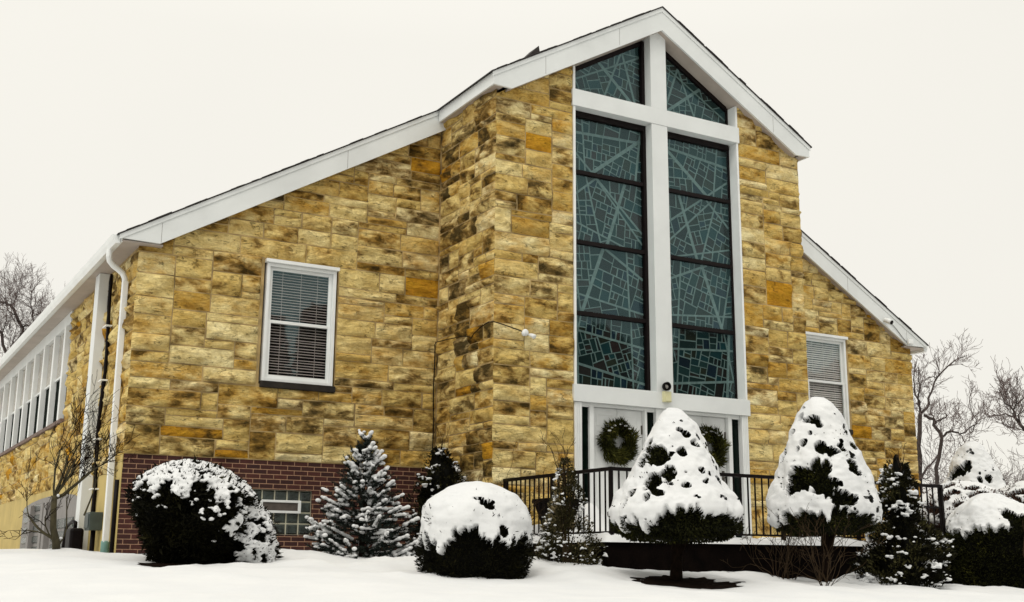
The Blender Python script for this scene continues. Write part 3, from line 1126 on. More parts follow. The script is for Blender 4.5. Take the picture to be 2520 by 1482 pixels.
BANDS_L = [((-1.62, 7.35), (-.25, 8.05), .03), ((-1.3, 8.0), (-.3, 7.1), .055), ((-1.0, 7.1), (-.55, 8.2), .035), ((-.62, 8.2), (-.3, 7.1), .04),
           ((-1.6, 6.45), (-.22, 6.50), .045), ((-1.25, 5.78), (-.22, 6.55), .06), ((-1.42, 6.8), (-1.35, 5.7), .03), ((-1.66, 6.2), (-1.0, 5.6), .035), ((-.35, 5.75), (-.25, 6.5), .04),
           ((-1.66, 5.3), (-1.1, 5.75), .035), ((-1.35, 5.75), (-1.05, 4.57), .03), ((-.55, 5.75), (-.95, 4.57), .055), ((-.95, 5.5), (-.22, 4.7), .03), ((-1.66, 4.95), (-.22, 4.50), .028),
           ((-1.0, 4.57), (-1.45, 3.4), .06), ((-1.62, 4.45), (-1.45, 3.4), .03), ((-1.66, 3.75), (-.22, 3.52), .03), ((-1.0, 4.55), (-.22, 4.1), .04), ((-.55, 4.57), (-.5, 3.4), .03),
           ((-1.55, 3.4), (-1.52, 2.22), .05), ((-1.66, 3.15), (-.22, 2.95), .035), ((-1.66, 2.62), (-.22, 2.36), .04), ((-1.45, 3.4), (-1.7, 2.4), .03), ((-.48, 3.4), (-.45, 2.22), .03)]


def pane_bands(bands, poly):
    z0, z1 = min(p[1] for p in poly), max(p[1] for p in poly)
    return [b for b in bands if min(b[0][1], b[1][1]) < z1 and max(b[0][1], b[1][1]) > z0 and z0 - .2 < 0.5 * (b[0][1] + b[1][1]) < z1 + .2]


names = ["lowest", "second lowest", "third", "fourth"]
for s, side, k0 in ((-1, "left", 0), (1, "right", 50)):
    bd = [((s * -1 * a[0], a[1]), (s * -1 * b[0], b[1]), w) for a, b, w in BANDS_L]
    if s > 0:
        bd = [((a[0] + .03, a[1] - .06), (b[0] - .02, b[1] + .05), w) for a, b, w in bd]
    for k in range(4):
        xa, xb = sorted((s * .224, s * 1.656))
        poly = [(xa, levels[k] + .028), (xb, levels[k] + .028), (xb, levels[k + 1] - .036), (xa, levels[k + 1] - .036)]
        make_pane(poly, pane_bands(bd, poly), 100 + k + k0, names[k] + " leaded panel on the " + side + " of the cross")
    poly = [(s * .224, 7.114), (s * 1.656, 7.114), (s * 1.656, zt(1.656) - .08), (s * .224, zt(.224) - .08)]
    make_pane(poly if s > 0 else poly[::-1], pane_bands(bd, poly), 130 + k0, "slanting leaded panel at the top, on the " + side + " of the cross")
MB().box(-1.70, 1.70, YG + .055, YG + .08, 2.2, 7.4).build("dark_back", M['dark_room'], church)
mb = MB()
mb.prism([(-1.7, 7.4), (1.7, 7.4), (1.7, roof_z(1.7) - .40), (0, ZR - .40), (-1.7, roof_z(1.7) - .40)], YG + .056, YG + .079)
mb.build("dark_back", M['dark_room'], church)

# ---- doors
YD = -1.80
ZD = -0.12
mb = MB()
for s in (-1, 1):
    for a, b, y in ((1.60, 1.735, -1.95), (1.345, 1.425, -1.90), (.165, .0, -1.93)):
        x0, x1 = sorted((s * a, s * b))
        mb.box(x0, x1, y, -1.76, ZD, 1.95)
    x0, x1 = sorted((s * .325, s * .368))
    mb.box(x0, x1, -1.90, -1.76, ZD, 1.95)
    for k, (y, z) in enumerate(((-1.94, 1.925), (-1.90, 1.905))):
        x0, x1 = sorted((s * .166, s * 1.599))
    x0, x1 = sorted((s * .368, s * 1.345))
    mb.box(x0, x1, -1.90, -1.76, 1.905, 1.95)
    for a, b in ((.166, .325), (1.425, 1.60)):
        x0, x1 = sorted((s * a, s * b))
        mb.box(x0, x1, -1.895, -1.76, 1.89, 1.95)
    # fluted outer casing
    for k in range(3):
        x0, x1 = sorted((s * (1.625 + k * .035), s * (1.642 + k * .035)))
        mb.box(x0, x1, -1.962, -1.951, ZD, 1.949)
mb.build("door_frame", M['white_trim'], church, False, 0.004)
mb = MB()
for s in (-1, 1):
    for a, b in ((.166, .324), (1.426, 1.599)):
        x0, x1 = sorted((s * a, s * b))
        w = MB().box(x0, x1, -1.85, -1.83, ZD + .02, 1.888).build("sidelight", M['dark_glass'], church)
for s, lb in ((-1, "left"), (1, "right")):
    d = None
    for k in (0, 1):
        a, b = (.372 + k * .487, .372 + k * .487 + .480)
        x0, x1 = sorted((s * a, s * b))
        m = MB().box(x0, x1, YD - .02, YD + .02, ZD + .01, 1.90)
        for za, zb in ((1.62, 1.80), (0.98, 1.55), (0.05, 0.86)):
            pa, pb = x0 + .09, x1 - .09
            e = .012
            m.box(pa, pb, YD - .0245, YD - .0202, zb - e, zb)
            m.box(pa, pb, YD - .0245, YD - .0202, za, za + e)
            m.box(pa, pa + e, YD - .0243, YD - .0202, za + e, zb - e)
            m.box(pb - e, pb, YD - .0243, YD - .0202, za + e, zb - e)
        leaf = m.build("door", M['white_trim'], church, False, 0.002)
        leaf["label"] = "white panelled door leaf, " + ("inner" if k == 0 else "outer") + " one of the " + lb + " pair"
        hx = x0 + .012 if x0 + x1 < s * 2 * .86 else x1 - .012
        for z in (1.60, 0.85, 0.1):
            MB().box(hx - .012, hx + .012, YD - .034, YD - .0205, z - .07, z + .07).build("hinge", M['hinge'], leaf)
        if k == (1 if s > 0 else 0):
            hd = MB()
            hd.box(x1 - .10, x1 - .05, YD - .032, YD - .0205, 0.80, 1.02)
            hd.tube([(x1 - .075, YD - .03, 0.91), (x1 - .075, YD - .09, 0.91), (x1 - .15, YD - .095, 0.91)], 0.012, 8)
            hd.build("handle", M['hinge'], leaf, True)
    x0, x1 = sorted((s * .853, s * .858))
mb = MB()
for s in (-1, 1):
    x0, x1 = sorted((s * .8525, s * .8585))
    mb.box(x0 - .012, x1 + .012, YD - .012, YD + .02, ZD + .01, 1.90)
mb.build("door_astragal", plain("grey_weatherstrip", (0.30, 0.28, 0.26), 0.6), church)
MB().box(-1.70, 1.70, -1.755, -1.74, ZD - .3, 1.95).build("dark_back", M['dark_room'], church)

# ------------------------------------------------------------------ fittings on the wall
t = thing("door_lamp", (0, -1.985, 2.13), "round black lamp over a cream junction box between the two door pairs", "lamp")
MB().lathe([(0.0, -1.99), (0.055, -1.99), (0.068, -2.02), (0.071, -2.07), (0.060, -2.082), (0.052, -2.07), (0.048, -2.03), (0.0, -2.03)], 24, (-.03, 0, 2.305), 'y').build("lamp_hood", M['black_iron'], t, True)
MB().lathe([(0.0, -2.050), (0.022, -2.050), (0.034, -2.044), (0.038, -2.031)], 18, (-.03, 0, 2.300), 'y').build("lens", plain("dull_lens", (0.35, 0.33, 0.30), 0.2), t, True)
mb = MB()
mb.box(-.082, .062, -2.045, -1.986, 2.055, 2.225)
mb.box(-.070, .050, -2.060, -2.0455, 2.065, 2.135)
mb.build("junction_box", M['cream_box'], t, False, 0.004)

t = thing("security_light", (-2.62, YB, 2.92), "white twin headed floodlight on the bay with a black cable run round the corner", "floodlight")
for k, (x, z, ax) in enumerate(((-2.69, 2.925, -0.5), (-2.58, 2.90, 0.4))):
    pts = [(x, YB - .05, z), (x + ax * .02, YB - .09, z - .008), (x + ax * .05, YB - .13, z - .025), (x + ax * .08, YB - .17, z - .045)]
    MB().tube(pts, [0.017, 0.026, 0.033, 0.036], 14).build("lamp_head", M['white_trim'], t, True)
MB().lathe([(0, -1.95), (.05, -1.95), (.055, -1.99), (.03, -2.01), (0, -2.01)], 16, (-2.64, 0, 2.93), 'y').build("mount", M['white_trim'], t, True)
cp = [(-2.69, YB - .075, 2.93), (-2.85, YB - .085, 2.965), (-3.05, YB - .09, 3.005), (-3.20, YB - .085, 3.03), (-3.262, YB - .02, 3.03), (-3.262, YB + .25, 2.99), (-3.26, -1.48, 2.93), (-3.258, -1.40, 2.87), (-3.26, -1.35, 2.90), (-3.255, -1.1, 2.955), (-3.255, -.6, 2.985), (-3.245, -.14, 3.01), (-3.24, -.10, 2.97)]
mb = MB()
mb.tube(cp, 0.008, 6)
mb.tube([(-3.24, -.10, 2.98)] + [(-3.24 + .006 * math.sin(z * 5), -.095, z) for z in np.linspace(2.9, 0.3, 14)], 0.010, 6)
mb.build("cable", M['black_iron'], t, True)

t = thing("security_camera", (7.1, -0.17, 4.55), "small white camera with a black lens on the far sloping white gable edge", "camera")
xc = 7.12
zc = roof_z(xc) - .33
mb = MB()
mb.tube([(xc - .05, -.19, zc + .05), (xc, -.26, zc + .01), (xc + .01, -.33, zc - .03)], [.05, .055, .05], 12)
mb.build("housing", M['white_trim'], t, True)
MB().tube([(xc + .01, -.331, zc - .03), (xc + .012, -.345, zc - .038)], [.045, .043], 12).build("lens", M['black_iron'], t, True)
mb = MB()
xs_ = np.linspace(0.05, .62, 8)
mb.tube([(xc + x, -.185, zc + .03 - SL * x + .05 * math.sin(x * 8)) for x in xs_], .008, 5)
mb.build("cable", plain("grey_cable", (0.25, 0.25, 0.25)), t, True)
mb = MB()
mb.box(xc + .60, xc + .74, -.235, -.184, zc - .40, zc - .30)
mb.build("junction_box", M['white_trim'], t, False, .01)

t = thing("utility_box", (-8.08, 1.2, -0.1), "grey green utility box low on the side wall beside the downspout", "utility box")
MB().box(-8.20, -8.012, 1.02, 1.36, -0.06, 0.20).build("cabinet", M['grey_box'], t, False, 0.01)
MB().box(-8.215, -8.2005, 1.05, 1.33, -0.03, 0.17).build("cover", M['grey_box'], t, False, 0.004)
MB().tube([(-8.1, 1.2, -.06), (-8.1, 1.2, -.5)], .035, 8).build("pipe", M['black_iron'], t, True)
t = thing("gas_meter", (-8.25, 1.7, -0.4), "dark gas meter with bent pipe at the foot of the side wall", "gas meter")
MB().box(-8.36, -8.16, 1.55, 1.95, -0.42, -0.02).build("meter_body", M['black_iron'], t, False, .04)
MB().tube([(-8.26, 1.75, -.02), (-8.26, 1.75, .06), (-8.26, 2.0, .09), (-8.26, 2.5, .02), (-8.26, 2.7, -.4)], .028, 8).build("pipe", M['black_iron'], t, True)

# ------------------------------------------------------------------ porch and railing
t = thing("porch", (0, -3.3, -0.6), "raised dark fronted porch slab before the doors, its top under snow", "porch")
PX0, PX1, PY = -3.10, 3.25, -4.75
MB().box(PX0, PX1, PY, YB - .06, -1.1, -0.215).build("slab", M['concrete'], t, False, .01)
xs = np.linspace(PX0 - .02, PX1 + .02, 120)
yy = np.linspace(PY - .03, YB - .07, 56)


def deck_snow(x, y):
    P = np.stack([x, y, np.zeros_like(x)], -1)
    e = np.minimum(np.minimum(x - PX0 + .02, PX1 + .02 - x), y - PY + .03)
    h = 0.065 + 0.03 * fbm(P * 1.6, 3, 21) + 0.02 * fbm(P * 6, 2, 22)
    for mx, my, mr, mh in ((-2.2, -4.3, .35, .07), (-2.95, -4.55, .25, .05), (-1.9, -2.6, .30, .55), (-2.5, -3.2, .5, .15), (.6, -4.4, .5, .1), (-2.6, -2.3, .4, .2)):
        h = h + mh * np.exp(-((x - mx) ** 2 + (y - my) ** 2) / mr ** 2)
    return -0.216 + np.clip(h, .02, 2) * sstep(0, .07, e) - 0.004 * (e < .01)


V, F = grid_mesh(xs, yy, deck_snow)
mesh_obj("snow_layer", V, F, M['snow'], t, smooth=True)

t = thing("railing", (-3.0, -4.75, -0.2), "black iron railing with upright bars round the porch edge", "railing")
RX, RY = -2.98, -4.70
ztop, zbot = 0.715, -0.095
MB().box(RX - .025, RX + .025, RY + .026, -1.97, ztop - .045, ztop).build("top_rail", M['black_iron'], t, False, .006)
MB().box(RX - .026, 3.10, RY - .025, RY + .025, ztop - .045, ztop + .001).build("top_rail", M['black_iron'], t, False, .006)
MB().box(RX - .012, RX + .012, RY + .026, -1.98, zbot - .012, zbot + .012).build("bottom_rail", M['black_iron'], t)
MB().box(RX - .012, 3.10, RY - .012, RY + .012, zbot - .012, zbot + .013).build("bottom_rail", M['black_iron'], t)
MB().box(2.0, 3.10, RY - .014, RY + .014, 0.36, 0.39).build("mid_rail", M['black_iron'], t)
post = None
posts = [(RX, RY), (RX, -3.30), (RX, -2.0), (-1.55, RY), (-.13, RY), (1.30, RY), (2.55, RY), (3.08, RY)]
for x, y in posts:
    if post is None:
        post = MB().box(RX - .022, RX + .022, RY - .022, RY + .022, -0.215, ztop - .046).build("post", M['black_iron'], t)
    else:
        c = post.copy()
        COL.objects.link(c)
        c.location.x += x - RX
        c.location.y += y - RY
bal = None
spots = [(RX, y) for y in np.arange(RY + .125, -2.05, .125)] + [(x, RY) for x in np.arange(RX + .125, 3.05, .125)]
for x, y in spots:
    if any(abs(x - a) + abs(y - b) < .05 for a, b in posts):
        continue
    if bal is None:
        bal0 = (x, y)
        bal = MB().box(x - .0085, x + .0085, y - .0085, y + .0085, zbot + .013, ztop - .046).build("baluster", M['black_iron'], t)
    else:
        c = bal.copy()
        COL.objects.link(c)
        c.location.x += x - bal0[0]
        c.location.y += y - bal0[1]

# planters on the porch
def planter(x, y, top, w, label):
    t = thing("planter", (x, y, -0.2), label, "planter", "planters behind the railing")
    m = MB()
    h0 = top - .42
    for (r0, z0, r1, z1) in ((.55 * w, h0, .92 * w, top - .06), (1.0 * w, top - .06, 1.0 * w, top)):
        m.add([(x - r0, y - r0, z0), (x + r0, y - r0, z0), (x + r0, y + r0, z0), (x - r0, y + r0, z0), (x - r1, y - r1, z1), (x + r1, y - r1, z1), (x + r1, y + r1, z1), (x - r1, y + r1, z1)],
              [(3, 2, 1, 0), (4, 5, 6, 7), (0, 1, 5, 4), (1, 2, 6, 5), (2, 3, 7, 6), (3, 0, 4, 7)])
    m.build("tub", M['black_iron'], t, False, .008)
    MB().box(x - .12 * 1, x + .12, y - .12, y + .12, -0.214, h0).build("foot", M['black_iron'], t)
    return t


planter(-2.62, -2.85, 0.40, .26, "dark tapered planter nearest the bay wall, half hidden by the thin shrub")
planter(-1.95, -3.60, 0.22, .20, "dark tapered planter standing lower, in front of the left door pair")

# ------------------------------------------------------------------ wreaths
def leaf_quads(P, D, L, W, up=None):
    """Rhombic leaves from base points P along unit vectors D."""
    n = len(P)
    q = rng.normal(size=(n, 3))
    S = np.cross(D, q)
    S /= np.linalg.norm(S, axis=1, keepdims=True) + 1e-9
    S *= np.asarray(W).reshape(-1, 1) * 0.5
    L = np.asarray(L).reshape(-1, 1)
    V = np.stack([P, P + D * L * .45 + S, P + D * L, P + D * L * .45 - S], 1).reshape(-1, 3)
    F = np.arange(4 * n).reshape(n, 4)
    return V, F


def unit(v):
    return v / (np.linalg.norm(v, axis=-1, keepdims=True) + 1e-9)


def leaf_obj(name, V, F, mat, parent, col=None):
    n = len(F)
    c = rng.uniform(0, 1, n) if col is None else col
    A = np.repeat(c, 4).reshape(-1, 1)
    return mesh_obj(name, V, F, mat, parent, attrs={"leaf": np.concatenate([A, A, A], 1)})


ICO = {}


def ico(sub):
    if sub not in ICO:
        import bmesh
        bm = bmesh.new()
        bmesh.ops.create_icosphere(bm, subdivisions=sub, radius=1)
        ICO[sub] = (np.array([v.co[:] for v in bm.verts]), np.array([[v.index for v in f.verts] for f in bm.faces]))
        bm.free()
    return ICO[sub]


def blobs(name, C, S, mat, parent, voxel=None, smooth_it=0):
    """Snow lumps: ellipsoids with centres C and radii S (n,3), fused by a voxel remesh."""
    v, f = ico(1 if len(C) > 2500 else 2)
    n = len(C)
    V = (np.asarray(C)[:, None, :] + v[None] * np.asarray(S)[:, None, :])
    jit = 1 + 0.15 * fbm(V * 9, 2, 4)[..., None]
    V = np.asarray(C)[:, None, :] + (V - np.asarray(C)[:, None, :]) * jit
    V = V.reshape(-1, 3)
    F = (f[None] + (np.arange(n) * len(v))[:, None, None]).reshape(-1, 3)
    o = mesh_obj(name, V, F, mat, parent, smooth=True)
    if voxel:
        r = o.modifiers.new("fuse", 'REMESH')
        r.mode = 'VOXEL'
        r.voxel_size = voxel
        r.use_smooth_shade = True
        if smooth_it:
            s = o.modifiers.new("soften", 'SMOOTH')
            s.iterations = smooth_it
            s.factor = 0.5
    return o


def wreath(x, z, label):
    y = YD - .09
    t = thing("wreath", (x, y, z), label, "wreath", "wreaths on the doors")
    n = 5200
    a = rng.uniform(0, 2 * PI, n)
    b = rng.uniform(0, 2 * PI, n)
    rr = 0.082 * np.sqrt(rng.uniform(0.1, 1, n)) * (1 + .35 * np.sin(a * 7 + x))
    R0 = 0.235 + .012 * np.sin(a * 5)
    P = np.stack([x + (R0 + rr * np.cos(b)) * np.cos(a), y + rr * np.sin(b), z + (R0 + rr * np.cos(b)) * np.sin(a)], -1)
    clump = np.floor(a * 13 / (2 * PI)) * 1.7
    D = unit(np.stack([np.cos(b) * np.cos(a) - .8 * np.sin(a + .3 * np.sin(clump)), -.9 + .6 * np.sin(b), np.cos(b) * np.sin(a) + .8 * np.cos(a)], -1) * np.array([1, .6, 1]) + rng.normal(0, .35, (n, 3)))
    V, F = leaf_quads(P, D, rng.uniform(.05, .13, n), rng.uniform(.008, .017, n))
    col = np.clip(rng.uniform(0, 1, n) ** 1.3 * .8 + .25 * np.sin(a * 3 + 1) * (b > PI), 0, 1)
    leaf_obj("fir_tips", V, F, M['wreath'], t, col)
    m = MB()
    m.tube([(x + .235 * math.cos(k), y, z + .235 * math.sin(k)) for k in np.linspace(0, 2 * PI, 40)], .05, 8, False)
    m.build("ring", M['soil'], t, True)
    k = np.array([1.2, 1.6, 2.0, 2.25, 2.5, .9])
    C = np.stack([x + .27 * np.cos(k), np.full(6, y - .075), z + .27 * np.sin(k)], -1)
    blobs("snow_bits", C, np.tile([.03, .018, .014], (6, 1)) * rng.uniform(.7, 1.2, (6, 1)), M['snow'], t)


wreath(-.885, 1.375, "round green wreath with snow flecks on the left door pair, fully seen")
wreath(.93, 1.375, "round green wreath half hidden behind the snowy cone tree")

# ------------------------------------------------------------------ shrubs shaped as turned bodies
def cam_ang(x, y):
    return math.atan2(CAM[1] - y, CAM[0] - x)


class Turned:
    """A clipped shrub: radius profile over height, lumpy, with an optional lean."""

    def __init__(self, x, y, z0, h, prof, seed, lump=.07, lean=(0, 0), sq=1.0):
        self.x, self.y, self.z0, self.h, self.prof, self.seed, self.lump, self.lean, self.sq = x, y, z0, h, prof, seed, lump, lean, sq
        self.ts = np.array([p[0] for p in prof])
        self.rs = np.array([p[1] for p in prof])

    def rad(self, t):
        return np.interp(t, self.ts, self.rs)

    def pt(self, th, t, d=0.0):
        r0 = self.rad(t)
        P = np.stack([np.cos(th) * r0 * 3, np.sin(th) * r0 * 3, t * self.h * 3], -1)
        r = r0 * (1 + self.lump * fbm(P * 1.1, 3, self.seed)) + d
        r = np.maximum(r, 0.001)
        return np.stack([self.x + self.lean[0] * t + r * np.cos(th), self.y + self.lean[1] * t + r * np.sin(th) * self.sq, self.z0 + t * self.h + np.zeros_like(r)], -1)

    def nrm(self, th, t):
        e = .01
        dr = (self.rad(np.minimum(t + e, 1)) - self.rad(np.maximum(t - e, 0))) / ((np.minimum(t + e, 1) - np.maximum(t - e, 0)) * self.h)
        return unit(np.stack([np.cos(th), np.sin(th), -dr], -1))

    def sample(self, n):
        t = rng.uniform(0, 1, n * 6)
        keep = rng.uniform(0, 1, n * 6) * self.rs.max() < self.rad(t) + .06
        t = t[keep][:n]
        return rng.uniform(0, 2 * PI, len(t)), t

    def core(self, mat, parent, shrink=.86):
        th, t = np.linspace(0, 2 * PI, 49)[:-1], np.linspace(0, 1, 30)
        TH, TT = np.meshgrid(th, t)
        P = self.pt(TH, TT)
        cx = np.stack([self.x + self.lean[0] * TT, self.y + self.lean[1] * TT, P[..., 2]], -1)
        P = cx + (P - cx) * shrink
        P[-1, :, 2] -= .03
        V = P.reshape(-1, 3)
        i = np.arange(48 * 30).reshape(30, 48)
        F = np.stack([i[:-1], np.roll(i, -1, 1)[:-1], np.roll(i, -1, 1)[1:], i[1:]], -1).reshape(-1, 4)
        return mesh_obj("inner_growth", V, F, mat, parent, smooth=True)

    def foliage(self, n, mat, parent, size=(.03, .07), width=.3, droop=.0, depth=.07, out=.03, upb=.5, hide=None, poke_through=.05):
        th, t = self.sample(n)
        n = len(th)
        off = rng.uniform(-depth, out, n)
        if hide is not None:
            hid = hide(th, t)
            k = ~hid | ((rng.uniform(0, 1, n) < poke_through) & (vnoise(self.pt(th, t) * 9, 77) > .1))
            off = np.where(hid, rng.uniform(.02, .065, n), off)
            th, t, off = th[k], t[k], off[k]
        n = len(th)
        P = self.pt(th, t, off)
        D = unit(self.nrm(th, t) + np.array([0, 0, upb]) + rng.normal(0, .55, (n, 3)))
        L = rng.uniform(size[0], size[1], n)
        V, F = leaf_quads(P, D, L, L * width)
        clump = .5 + .5 * fbm(P * 5, 2, self.seed + 3)
        col = np.clip(clump * .55 + rng.uniform(0, .55, n) ** 1.5, 0, 1)
        return leaf_obj("foliage", V, F, mat, parent, col)

    def snow(self, parent, cov, thick=.07, nth=340, nt=250, tmin=0.0, lumps=.35, rough=5.0):
        """cov(th,t) -> how much snow lies (0..1); below 0.5 there is none."""
        th, t = np.linspace(0, 2 * PI, nth + 1)[:-1], np.linspace(tmin, 1, nt)
        TH, TT = np.meshgrid(th, t)
        c = cov(TH, TT)
        P0 = self.pt(TH, TT)
        lump = 1 + lumps * fbm(P0 * rough, 3, self.seed + 7) + .25 * fbm(P0 * 2.2, 2, self.seed + 8)
        d = thick * np.clip(lump, .25, 2) * sstep(.48, .58, c) - .018 * (1 - sstep(.44, .52, c))
        N = self.nrm(TH, TT)
        P = P0 + N * d[..., None] + np.array([0, 0, 1]) * np.maximum(d, 0)[..., None] * .25
        V = np.concatenate([P.reshape(-1, 3), P[-1].mean(0, keepdims=True) + [[0, 0, .004]]])
        i = np.arange(nth * nt).reshape(nt, nth)
        j = np.roll(i, -1, 1)
        F = np.stack([i[:-1], j[:-1], j[1:], i[1:]], -1)
        k = (c[:-1] > .475) & (c[1:] > .475)
        F = F[k].reshape(-1, 4)
        top = np.stack([i[-1], j[-1], np.full(nth, nth * nt), np.full(nth, nth * nt)], -1)
        faces = [tuple(f) for f in F] + [tuple(f[:3]) for f in top]
        o = mesh_obj("snow_cap", V, faces, M['snow'], parent, smooth=True)
        return o


def hole_cov(body, holes, edge, edge_amp, seed, speck=.10, dots=0.0):
    """Snow everywhere above a ragged lower edge except in the holes: (side -1..1 as the viewer sees it, height, half width m, half height m)."""
    ca = cam_ang(body.x, body.y)

    def cov(th, t):
        P = body.pt(th, t)
        e = edge + edge_amp * fbm(np.stack([np.cos(th) * 2.2, np.sin(th) * 2.2, th * 0], -1), 3, seed) + .55 * edge_amp * fbm(np.stack([np.cos(th) * 9, np.sin(th) * 9, th * 0], -1), 3, seed + 1)
        e = e + .30 * edge_amp * fbm(np.stack([np.cos(th) * 24, np.sin(th) * 24, th * 0], -1), 2, seed + 12)
        c = 0.5 + (t - e) * body.h * 4.0
        c = np.minimum(c, .95)
        c = c - speck * np.clip(fbm(P * 7, 2, seed + 2) - .25, 0, 1) * 3 - dots * sstep(.80, .95, fbm(P * 11, 2, seed + 3))
        for s, ht, hw, hh in holes:
            a = ca + math.asin(max(-.97, min(.97, s)))
            da = (th - a + PI) % (2 * PI) - PI
            dist = np.sqrt((da * body.rad(t) / (hw * .98 + .008)) ** 2 + ((t - ht) * body.h / (hh * .98 + .008)) ** 2)
            w = .40 * fbm(P * 6.5, 3, seed + 5) + .22 * fbm(P * 22, 2, seed + 6)
            c = np.minimum(c, .5 + (dist + w - 1) * 1.3)
        return c
    return cov


def ev(u, v, u0, vt, vb, rad_px):
    """Spot on a turned shrub read off as fractions: sideways over its half width, and height."""
    return (u - u0) / rad_px, (vb - v) / (vb - vt)


def cone_tree(x, y, z0, h, prof, holes, edge, eamp, seed, label, trunk_z=None, leaves=9000):
    t = thing("cone_tree", (x, y, trunk_z if trunk_z else z0), label, "topiary tree", "snow covered clipped cone trees")
    b = Turned(x, y, z0, h, prof, seed, .045)
    b.core(M['yew'], t, .9)
    cov = hole_cov(b, holes, edge, eamp, seed, .10, .8)
    b.foliage(leaves * 4, M['yew'], t, (.020, .046), .5, depth=.05, out=.048, upb=.15, hide=lambda th, tt: (cov(th, tt) > .55) & (tt > .1))
    b.snow(t, cov)
    if trunk_z is not None:
        m = MB()
        m.tube([(x - .02, y, trunk_z - .1), (x - .01, y, trunk_z + .15), (x + .015, y, z0), (x, y, z0 + .4)], [.085, .070, .062, .05], 10)
        m.tube([(x, y, trunk_z + .25), (x + .05, y - .1, z0 + .02), (x + .22, y - .28, z0 + .12)], [.04, .035, .02], 7)
        m.build("trunk", M['bark'], t, True)
    return t


# ------------------------------------------------------------------ bare branching growth
def branch_tree(m, p, d, L, r, depth, spread=.55, kids=(2, 3), shrink=.72, wob=.18, up=.12, n=5, rmin=.003, sides=5, twig=None, rnd=random):
    """Adds a wandering limb and its side limbs to m (and the thin ones to twig)."""
    pts, rad = [Vector(p)], [r]
    d = Vector(d).normalized()
    for k in range(n):
        d = (d + Vector((rnd.gauss(0, wob), rnd.gauss(0, wob), rnd.gauss(0, wob) + up))).normalized()
        pts.append(pts[-1] + d * (L / n))
        rad.append(max(rmin, r * (1 - .45 * (k + 1) / n)))
    tgt = twig if (twig is not None and depth <= 2) else m
    tgt.tube(pts, rad, sides if r > .02 else 4, False)
    if depth <= 0:
        return
    nk = rnd.randint(*kids)
    for j in range(nk + (1 if depth > 2 else 0)):
        k = n if j == 0 else rnd.randint(max(1, n // 3), n)
        b = pts[k]
        base = (pts[k] - pts[k - 1]).normalized()
        ax = base.orthogonal().normalized()
        q = Vector(ax)
        q.rotate(__import__('mathutils').Quaternion(base, rnd.uniform(0, 2 * PI)))
        nd = (base * math.cos(spread * rnd.uniform(.6, 1.3)) + q * math.sin(spread * rnd.uniform(.6, 1.3)))
        branch_tree(m, b, nd, L * shrink * rnd.uniform(.75, 1.2), max(rmin, rad[k] * .72), depth - 1, spread, kids, shrink, wob, up, n, rmin, sides, twig, rnd)


def bare_tree(name, loc, h, r, label, cat, depth, seed, limbs, mats, group=None, spread=.55, kids=(2, 3), rmin=.006, up=.10, wob=.16, shrink=.74):
    rnd = random.Random(seed)
    t = thing(name, loc, label, cat, group)
    a, b = MB(), MB()
    for (o, d, L, rr) in limbs:
        branch_tree(a, Vector(loc) + Vector(o), d, L, rr, depth, spread, kids, shrink, wob, up, 5, rmin, 7, b, rnd)
    a.build("trunk", mats[0], t, True)
    b.build("twigs", mats[1], t)
    return t


def ell(n, cx, hw, c):
    return None


# -- the two cone trees before the porch, and the one by the far corner
C6 = [(0, .05), (.02, .50), (.10, .69), (.22, .70), (.32, .62), (.45, .50), (.60, .395), (.75, .29), (.87, .20), (.95, .125), (1, .02)]
H6 = []
for u, v, rw, rh in ((1620, 1132, 27, 22), (1588, 1147, 10, 11), (1652, 1176, 15, 20), (1612, 1200, 17, 18), (1682, 1124, 8, 11), (1714, 1104, 9, 8), (1606, 1098, 5, 9),
                     (1692, 1080, 5, 5), (1676, 1070, 4, 4), (1562, 1226, 11, 8), (1626, 1229, 11, 6), (1600, 1240, 6, 5), (1722, 1172, 5, 6), (1545, 1250, 7, 7), (1768, 1200, 5, 9), (1720, 1085, 4, 8), (1750, 1140, 3, 8), (1690, 1210, 8, 5)):
    t_ = (1330 - v) / 318.0
    rad_px = float(np.interp(t_, [p[0] for p in C6], [p[1] for p in C6])) * 215 + 8
    H6.append(((u - 1664) / rad_px, t_, rw / 205.0, rh / 200.0))
cone_tree(-3.05, -6.10, -0.235, 1.47, C6, H6, .14, .08, 61, "snow capped cone tree on a single trunk before the doors", ground_z(-3.05, -6.1).item())
C7 = [(0, .34), (.03, .54), (.10, .655), (.20, .655), (.35, .56), (.477, .50), (.625, .40), (.75, .31), (.876, .20), (.95, .12), (1, .03)]
H7 = []
for u, v, rw, rh in ((2022, 1044, 17, 11), (1998, 1034, 6, 9), (2097, 1063, 6, 9), (2036, 1061, 6, 5), (2000, 1103, 6, 6), (2038, 1114, 8, 10), (2068, 1125, 13, 8), (2084, 1114, 6, 7), (2116, 1107, 7, 6),
                     (1950, 1133, 11, 14), (1990, 1192, 38, 26), (2040, 1205, 34, 18), (2112, 1166, 17, 26), (2024, 1158, 11, 14), (2048, 1166, 10, 14), (2085, 1240, 26, 12), (2060, 1200, 12, 8), (1970, 1215, 26, 14), (2015, 1080, 3, 3), (1978, 1080, 4, 6)):
    t_ = (1318 - v) / 331.0
    rad_px = float(np.interp(t_, [p[0] for p in C7], [p[1] for p in C7])) * 194 + 8
    H7.append(((u - 2037) / rad_px, t_, rw / 190.0, rh / 185.0))
cone_tree(-.49, -5.85, -0.10, 1.67, C7, H7, .12, .06, 71, "tallest snow capped cone tree, a wide dark gash across its middle", ground_z(-.49, -5.85).item(), 9000)
C10 = [(0, .55), (.15, .70), (.30, .72), (.45, .66), (.6, .54), (.75, .40), (.87, .27), (.95, .17), (1, .04)]
H10 = []
